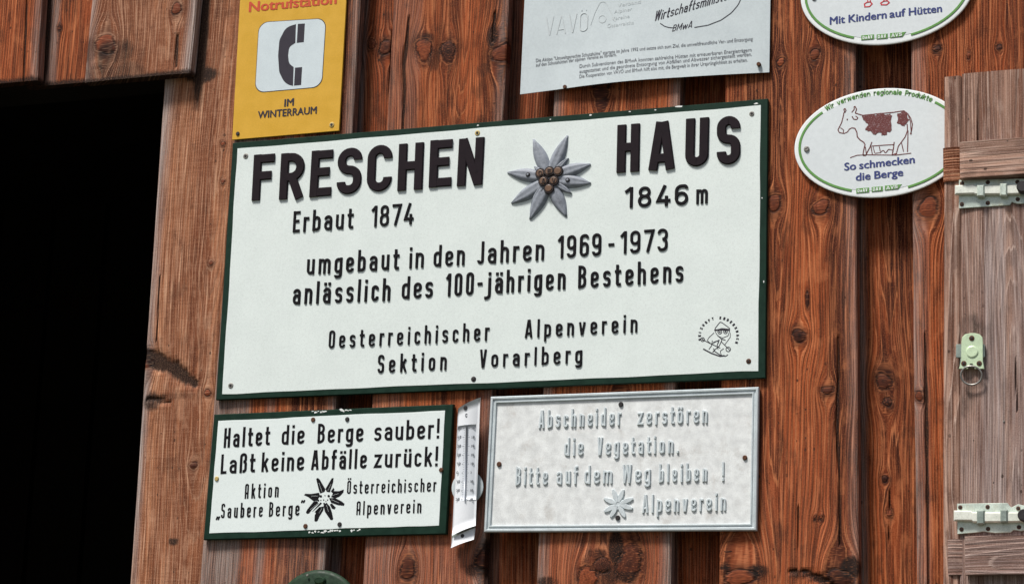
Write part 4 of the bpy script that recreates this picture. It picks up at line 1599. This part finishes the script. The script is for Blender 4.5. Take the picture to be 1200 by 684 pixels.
yO = -.009
o1, c1, a1, b1, s1 = oval_sign(1038.5, -12, 'oval white sign at the top edge reading Mit Kindern auf Hütten', yO)
yo = yO - .0004
tA, tB = ang_of(1000.5, 46.5, c1, a1, b1, yO), ang_of(1066, 40, c1, a1, b1, yO)
ring_arc(c1, a1, b1, .0105, .0046, tB, tA + 2 * math.pi, yo - .0001).build('green_ring', M['leaf'], o1)
for s_, A_, B_ in [('Mit', (972.7, 29.2), (990, 26.9)), ('Kindern', (994.7, 26.6), (1038.9, 21.6)), ('auf', (1042.7, 21.2), (1060.9, 19)), ('Hütten', (1065.3, 18.6), (1103.7, 14.2))]:
    builtin_text('lettering', s_, A_, B_, 9.2, yo, M['blue'], o1, bold=.03)
b = MB()
for pts in [[(1013.5, 7.5), (1013, 5), (1016, 3), (1020, 2.5), (1022, 5), (1019, 8), (1013.5, 8.5)], [(1033, 5.5), (1032, 4), (1036, 1.5), (1040, 1.3), (1042, 3.5), (1039, 6), (1033, 6)]]:
    stroke_px(b, pts, 1.5, yo, .0005, closed=True)
for pts in [[(1017, 3), (1016, -6), (1014, -20)], [(1020, 3), (1020, -6), (1019, -20)], [(1036, 2), (1034, -8), (1033, -20)], [(1039.5, 1.5), (1039, -8), (1038.5, -20)]]:
    stroke_px(b, pts, 1.1, yo, .0005)
b.build('drawing', M['redprint'], o1)
logos(o1, [(1016.8, 44, 15, 'OeAV'), (1033.8, 43, 13, 'DAV'), (1052, 41.2, 18, 'AVS')], yo)
screw(o1, 954, -2, yo, 3.2, 'rust', slot=True)

o2, c2, a2, b2, s2 = oval_sign(1031, 167, 'oval white sign with a brown cow reading So schmecken die Berge', yO)
tA, tB = ang_of(998.5, 224.5, c2, a2, b2, yO), ang_of(1062, 218, c2, a2, b2, yO)
tC, tD = ang_of(1095, 119, c2, a2, b2, yO), ang_of(967, 132, c2, a2, b2, yO)
ring_arc(c2, a2, b2, .0105, .0046, tB, tC, yo - .0001).build('green_ring', M['leaf'], o2)
ring_arc(c2, a2, b2, .0105, .0046, tD, tA + 2 * math.pi, yo - .0001).build('green_ring', M['leaf'], o2)
# text along the upper rim
txt = 'Wir verwenden regionale Produkte'
m_ = MB()
gw = .62
gl, Wt = layout(txt, gw, .15, .72, .14)
t0, t1 = ang_of(970, 129, c2, a2, b2, yO), ang_of(1092, 117, c2, a2, b2, yO)
ts = np.linspace(t0, t1, 300)
ai, bi = a2 - .0135, b2 - .0135
arc = np.array([(c2[0] + ai * math.cos(t), c2[2] + bi * math.sin(t)) for t in ts])
cum = np.concatenate([[0], np.cumsum(np.linalg.norm(np.diff(arc, axis=0), axis=1))])
sc_ = cum[-1] / Wt
chh = 6.6 * s2
for x0, strokes in gl:
    for pts, cl in strokes:
        def fm(u, v, hh, x0=x0):
            s_ = np.clip((x0 + u) * sc_, 0, cum[-1])
            xm = np.interp(s_, cum, arc[:, 0]); zm = np.interp(s_, cum, arc[:, 1])
            tt = np.interp(s_, cum, ts)
            nx_, nz_ = math.cos(tt) / ai, math.sin(tt) / bi
            L = math.hypot(nx_, nz_)
            return np.array([xm + nx_ / L * v * chh, yo - hh, zm + nz_ / L * v * chh])
        ribbon(m_, pts, cl, .20, .0004, fm, .1, .00003)
m_.build('rim_lettering', M['leaf'], o2)


def kc(pts):
    return [(970 + x / 5.264, 100 + y_ / 5.262) for x, y_ in pts]


b = MB()
for pts, wd in [([(108, 170), (99, 150), (106, 142), (114, 158)], 1.0), ([(148, 168), (163, 150), (163, 120), (178, 148), (170, 172)], 1.0),
                ([(112, 160), (100, 168), (95, 195), (86, 230), (72, 258), (63, 276), (72, 292), (100, 298), (122, 288), (132, 272), (148, 263)], 1.0), ([(148, 263), (168, 266), (180, 292), (182, 318), (200, 338), (222, 352), (230, 366), (222, 400), (217, 432)], 1.1),
                ([(170, 172), (215, 186), (300, 177), (400, 168), (470, 158), (495, 178), (512, 205), (522, 240), (518, 275), (510, 303)], 1.1), ([(497, 188), (510, 225), (512, 260), (516, 303)], .8),
                ([(490, 240), (492, 280), (478, 318), (455, 350), (436, 375), (425, 415)], 1.0), ([(272, 375), (340, 370), (410, 366)], .9), ([(272, 350), (262, 380), (245, 410), (236, 432)], 1.1), ([(265, 365), (275, 425)], .9),
                ([(410, 350), (405, 390), (398, 428)], 1.1), ([(495, 280), (494, 350), (492, 412)], 1.0), ([(455, 355), (468, 410)], .9), ([(280, 380), (290, 420), (330, 415)], .8), ([(318, 378), (325, 412), (345, 400), (355, 422), (375, 395), (400, 400)], .9),
                ([(138, 447), (180, 432), (240, 429), (330, 430), (420, 431), (515, 419)], .9), ([(150, 192), (160, 210), (178, 212), (188, 202), (172, 190)], 1.0), ([(78, 262), (98, 276), (96, 294)], .8), ([(218, 432), (236, 432)], 1.5), ([(398, 430), (428, 420)], 1.5), ([(232, 380), (238, 425)], .9)]:
    stroke_px(b, kc(pts), wd * 1.25, yo, .0004, rad=1.2)


def ragged(pts, seed, amp=5):
    r = random.Random(seed)
    out = []
    for i in range(len(pts)):
        a, c = np.array(pts[i], float), np.array(pts[(i + 1) % len(pts)], float)
        n_ = max(1, int(np.linalg.norm(c - a) / 9))
        for k in range(n_):
            p = a + (c - a) * k / n_
            out.append((p[0] + r.uniform(-amp, amp), p[1] + r.uniform(-amp, amp)))
    return out


poly_px(b, kc(ragged([(214, 190), (300, 180), (388, 172), (392, 210), (388, 285), (360, 298), (345, 312), (325, 300), (290, 298), (242, 284), (236, 258), (250, 240), (224, 222)], 3, 8)), yo, .0005, .0001)
poly_px(b, kc(ragged([(428, 172), (470, 161), (492, 180), (500, 215), (486, 240), (470, 250), (446, 238), (424, 228), (434, 204)], 5)), yo, .0005, .0001)
poly_px(b, kc([(117, 207), (124, 207), (124, 216), (117, 216)]), yo, .0005, .0001)
b.build('cow_drawing', M['cow'], o2)
for s_, A_, B_ in [('So', (989.7, 199.9), (1003, 198.6)), ('schmecken', (1007.2, 198.1), (1071.8, 191)), ('die', (1003.2, 212), (1020, 210.2)), ('Berge', (1025, 209.6), (1058.3, 206))]:
    builtin_text('lettering', s_, A_, B_, 9.2, yo, M['blue'], o2, bold=.03)
logos(o2, [(1011, 223.2, 15, 'OeAV'), (1028, 221.6, 13, 'DAV'), (1046.5, 219.6, 19, 'AVS')], yo)
screw(o2, 945.3, 174.7, yo, 3.4, 'screw', slot=True, H=.003)

# ------------------------------------------------------------------ window shutter with bolts
YS = -.046
base = P(1165, 684, YS)
sh = thing('window_shutter', 'greyed wooden shutter with cross battens and zinc bolts at the right edge', 'shutter', (P(1160, 700, YS)[0], YS, WALL_Z0))


def zof(px, py, y=YS):
    return float(P(px, py, y)[2])


zt = zof(1150, 84.5)
zb = WALL_Z0 + .03
board('edge_strip', [(1106.5, 100), (1105.5, 600)], [(1126.2, 100), (1124.8, 600)], YS + .004, sh, WOOD_GREY, thick=.036, z0=zb, z1=zt - .002, seed=101, tone=.22, greyL=.0, bands=[(.45, .62, -.5)], wavy=.0004)
board('plank', [(1126.6, 100), (1125.2, 600)], [(1212, 100), (1212.5, 600)], YS, sh, WOOD_GREY, thick=.040, z0=zb, z1=zt, seed=102, tone=.0, grey=.30, greys=[(.0, .22, .30), (.32, .62, .75), (.70, .98, .55)], bands=[(.0, .10, -.15), (.10, .24, .2), (.26, .36, -.3), (.36, .66, .25), (.78, .86, -.2)], vbands=[(330, 150, -.12, -.75), (480, 600, -.22, .15)],
      stain_shades=[(1138, 388, 20, 28, .50), (1132, 460, 12, 40, .40), (1160, 425, 8, 60, .28)], cracks=[([(1190, 420), (1192, 480)], .0010), ([(1147, 90), (1146, 170)], .0007)], pith=.2, rings=260, depth=.05)
xs0 = float(P(1212, 342, YS)[0])
board('plank', xs0 + .002, xs0 + .17, YS, sh, WOOD_GREY, thick=.040, z0=zb, z1=zt, seed=103, grey=.4, pixels=False, dz=.02, dx=.006)
board('plank', xs0 + .172, xs0 + .34, YS, sh, WOOD_GREY, thick=.040, z0=zb, z1=zt, seed=104, grey=.4, pixels=False, dz=.02, dx=.006)
xb1 = xs0 + .33


def batten(t0, t1, seed, ends, **kw):
    yb = YS - .022
    x0 = float(P(1124.5, 185, yb)[0])
    board('batten', x0, xb1, yb, sh, WOOD_GREY, thick=.021, z0=t0, z1=t1, seed=seed, horizontal=True, pixels=False, dz=.0022, dx=.008, wavy=.0003, **kw)
    x1 = float(P(1105.0, 185, YS + .001)[0])
    board('batten_end', x1, x0 - .001, YS + .001, sh, WOOD_PALE if ends else WOOD_GREY, thick=.03, z0=t0 + .002, z1=t1 - .002, seed=seed + 1, horizontal=True, pixels=False, dz=.0022, dx=.004, wavy=.0003, tone=-.75 if ends else -.5, grey=0 if ends else .3)


batten(zof(1160, 206, YS - .022), zof(1160, 163.5, YS - .022), 110, True, tone=.12, rings=140)
batten(zof(1160, 672, YS - .022), zof(1160, 627, YS - .022), 112, False, tone=-.3, grey=.45, rings=140)


def px_plate(mb, pts, y0, H, bev=.0008):
    q = [P(a, b_, y0) for a, b_ in pts]
    ar = sum(q[i - 1][0] * q[i][2] - q[i][0] * q[i - 1][2] for i in range(len(q)))
    if ar < 0: q = q[::-1]
    mb.slab(q, [(0, y0), (0, y0 - H + bev), (bev, y0 - H)])


def bolt(lx, ty, zoom_s, ox, oy, plate, bar, staples, screws, knob, lab):
    """sliding bolt screwed on the shutter; outline points in enlarged photo units"""
    cv = lambda pts: [(ox + x / zoom_s, oy + y_ / zoom_s) for x, y_ in pts]
    b = MB()
    px_plate(b, cv(plate), YS - .001, .0022)
    bo = b.build('sliding_bolt', M['zinc'], sh, label=lab)
    b = MB()
    q = [P(*p, YS - .006) for p in cv(bar)]
    ar = sum(q[i - 1][0] * q[i][2] - q[i][0] * q[i - 1][2] for i in range(len(q)))
    if ar < 0: q = q[::-1]
    b.slab(q, [(0.0, YS - .0034), (0, YS - .010), (.0022, YS - .0125)])
    b.build('slide_bar', M['zinc_bright'], bo)
    for (x0, y0, x1, y1) in staples:
        b = MB()
        q = [P(*p, YS - .012) for p in cv([(x0, y1), (x1, y1), (x1, y0), (x0, y0)])]
        b.slab(q, [(0, YS - .003), (0, YS - .0135), (.002, YS - .0158)])
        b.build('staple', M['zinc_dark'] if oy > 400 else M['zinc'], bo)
    for x, y_ in screws:
        eyelet(bo, *cv([(x, y_)])[0], YS - .0031, 2.6, 'rust')
    b = MB()
    kx, ky, kr = knob
    c = P(*cv([(kx, ky)])[0], YS - .012)
    b.disc((c[0], c[2]), kr * .0016, YS - .010, YS - .028, 18, bev=.3)
    b.build('knob', M['darkscrew'], bo)


bolt(0, 0, 8.55, 1090, 180,
     [(290, 268), (1080, 248), (1090, 300), (1090, 440), (960, 480), (935, 505), (870, 505), (820, 490), (800, 520), (290, 553)],
     [(252, 325), (440, 318), (455, 328), (905, 318), (905, 415), (455, 420), (440, 412), (252, 418)], [(470, 318, 545, 432), (700, 302, 772, 428)],
     [(320, 300), (578, 288), (875, 285), (318, 508), (578, 495), (878, 458)], (935, 350, 6.5), 'upper sliding bolt')
bolt(0, 0, 5.52, 1090, 560,
     [(175, 165), (500, 160), (525, 190), (570, 168), (620, 180), (660, 205), (660, 330), (590, 342), (540, 335), (520, 352), (420, 355), (345, 345), (300, 352), (178, 362)],
     [(155, 210), (268, 212), (280, 220), (640, 222), (640, 285), (280, 288), (268, 278), (155, 277)], [(303, 207, 352, 298), (455, 205, 502, 285)],
     [(195, 188), (372, 185), (570, 195), (203, 330), (375, 327), (575, 316)], (612, 245, 6.5), 'lower sliding bolt')
# latch with pull ring
cv = lambda pts: [(1090 + x / 5.7, 360 + y_ / 5.7) for x, y_ in pts]
b = MB()
out = [(192, 412), (198, 395), (208, 360), (210, 230), (214, 200), (235, 180), (270, 173), (300, 173), (330, 180), (350, 200), (354, 230), (354, 360), (360, 395), (363, 412), (300, 412), (292, 398), (284, 378), (270, 378), (262, 398), (252, 412)]
px_plate(b, cv(out), YS - .008, .002)
la = b.build('ring_latch', M['zinc_green'], sh)
b = MB()
px_plate(b, cv([(176, 338), (176, 252), (188, 250), (362, 250), (368, 252), (368, 335), (362, 338), (188, 340)]), YS - .001, .006)
px_plate(b, cv([(200, 405), (205, 345), (355, 345), (358, 405)]), YS - .0012, .0066)
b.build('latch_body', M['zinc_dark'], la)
b = MB()
c = P(*cv([(280, 296)])[0], YS - .010)
b.disc((c[0], c[2]), 40 / 5.7 * np.linalg.norm(P(1141, 410, YS) - P(1140, 410, YS)), YS - .0099, YS - .0118, 24, bev=.3)
b.build('button', M['zinc_green'], la)
for x, y_ in ((278, 206), (225, 374), (328, 374)):
    eyelet(la, *cv([(x, y_)])[0], YS - .010, 3.2, 'rust')
b = MB()
pts = []
for t in np.linspace(0, 2 * math.pi, 36, endpoint=False):
    p = P(*cv([(276 + 70 * math.cos(t), 455 + 60 * math.sin(t))])[0], YS - .010)
    pts.append((p[0], YS - .011 - .003 * math.sin(t) * -1, p[2]))
b.tube(pts, .0017, 8, closed=True)
b.build('pull_ring', M['steel'], la, smooth=True)
eyelet(sh, 1176.5, 493.5, YS, 1.2, 'screw', 'screw')

# ------------------------------------------------------------------ round green trail badge
cb = P(371, 723.5, -.006)
sb = np.linalg.norm(P(372, 723.5, -.006) - cb)
Rb = 51.5 * sb
tb = thing('trail_badge', 'round mossy green painted badge with pale centre at the bottom edge', 'badge', (cb[0], -.006, cb[2] - Rb))
v, f = [], []
nr, na = 12, 48
for j in range(nr + 1):
    rr_ = Rb * j / nr
    for i in range(na):
        an = 2 * math.pi * i / na
        v.append((cb[0] + rr_ * math.cos(an), -.006 - .010 * (1 - (j / nr) ** 2.2), cb[2] + rr_ * math.sin(an)))
for i in range(na):
    v.append((cb[0] + Rb * math.cos(2 * math.pi * i / na), -.001, cb[2] + Rb * math.sin(2 * math.pi * i / na)))
for j in range(nr + 1):
    for i in range(na):
        a = j * na + i
        bq = j * na + (i + 1) % na
        f.append((a, bq, bq + na, a + na))
obj('disc', v, f, M['badge'], tb, smooth=True)
b = MB()
b.slab(ellipse((cb[0] - .002, cb[2]), Rb * .60, Rb * .60, 40), [(0, -.013), (.001, -.0172)])
b.build('pale_centre', M['badge_pale'], tb)
c = P(373, 679, -.02)
b = MB()
b.disc((c[0], c[2]), .012, -.008, -.0165, 18, ry=.0075, bev=.4)
b.build('rim_clip', M['badge'], tb)
screw(tb, 360.3, 673.5, -.0135, 1.3, 'screw', slot=False)
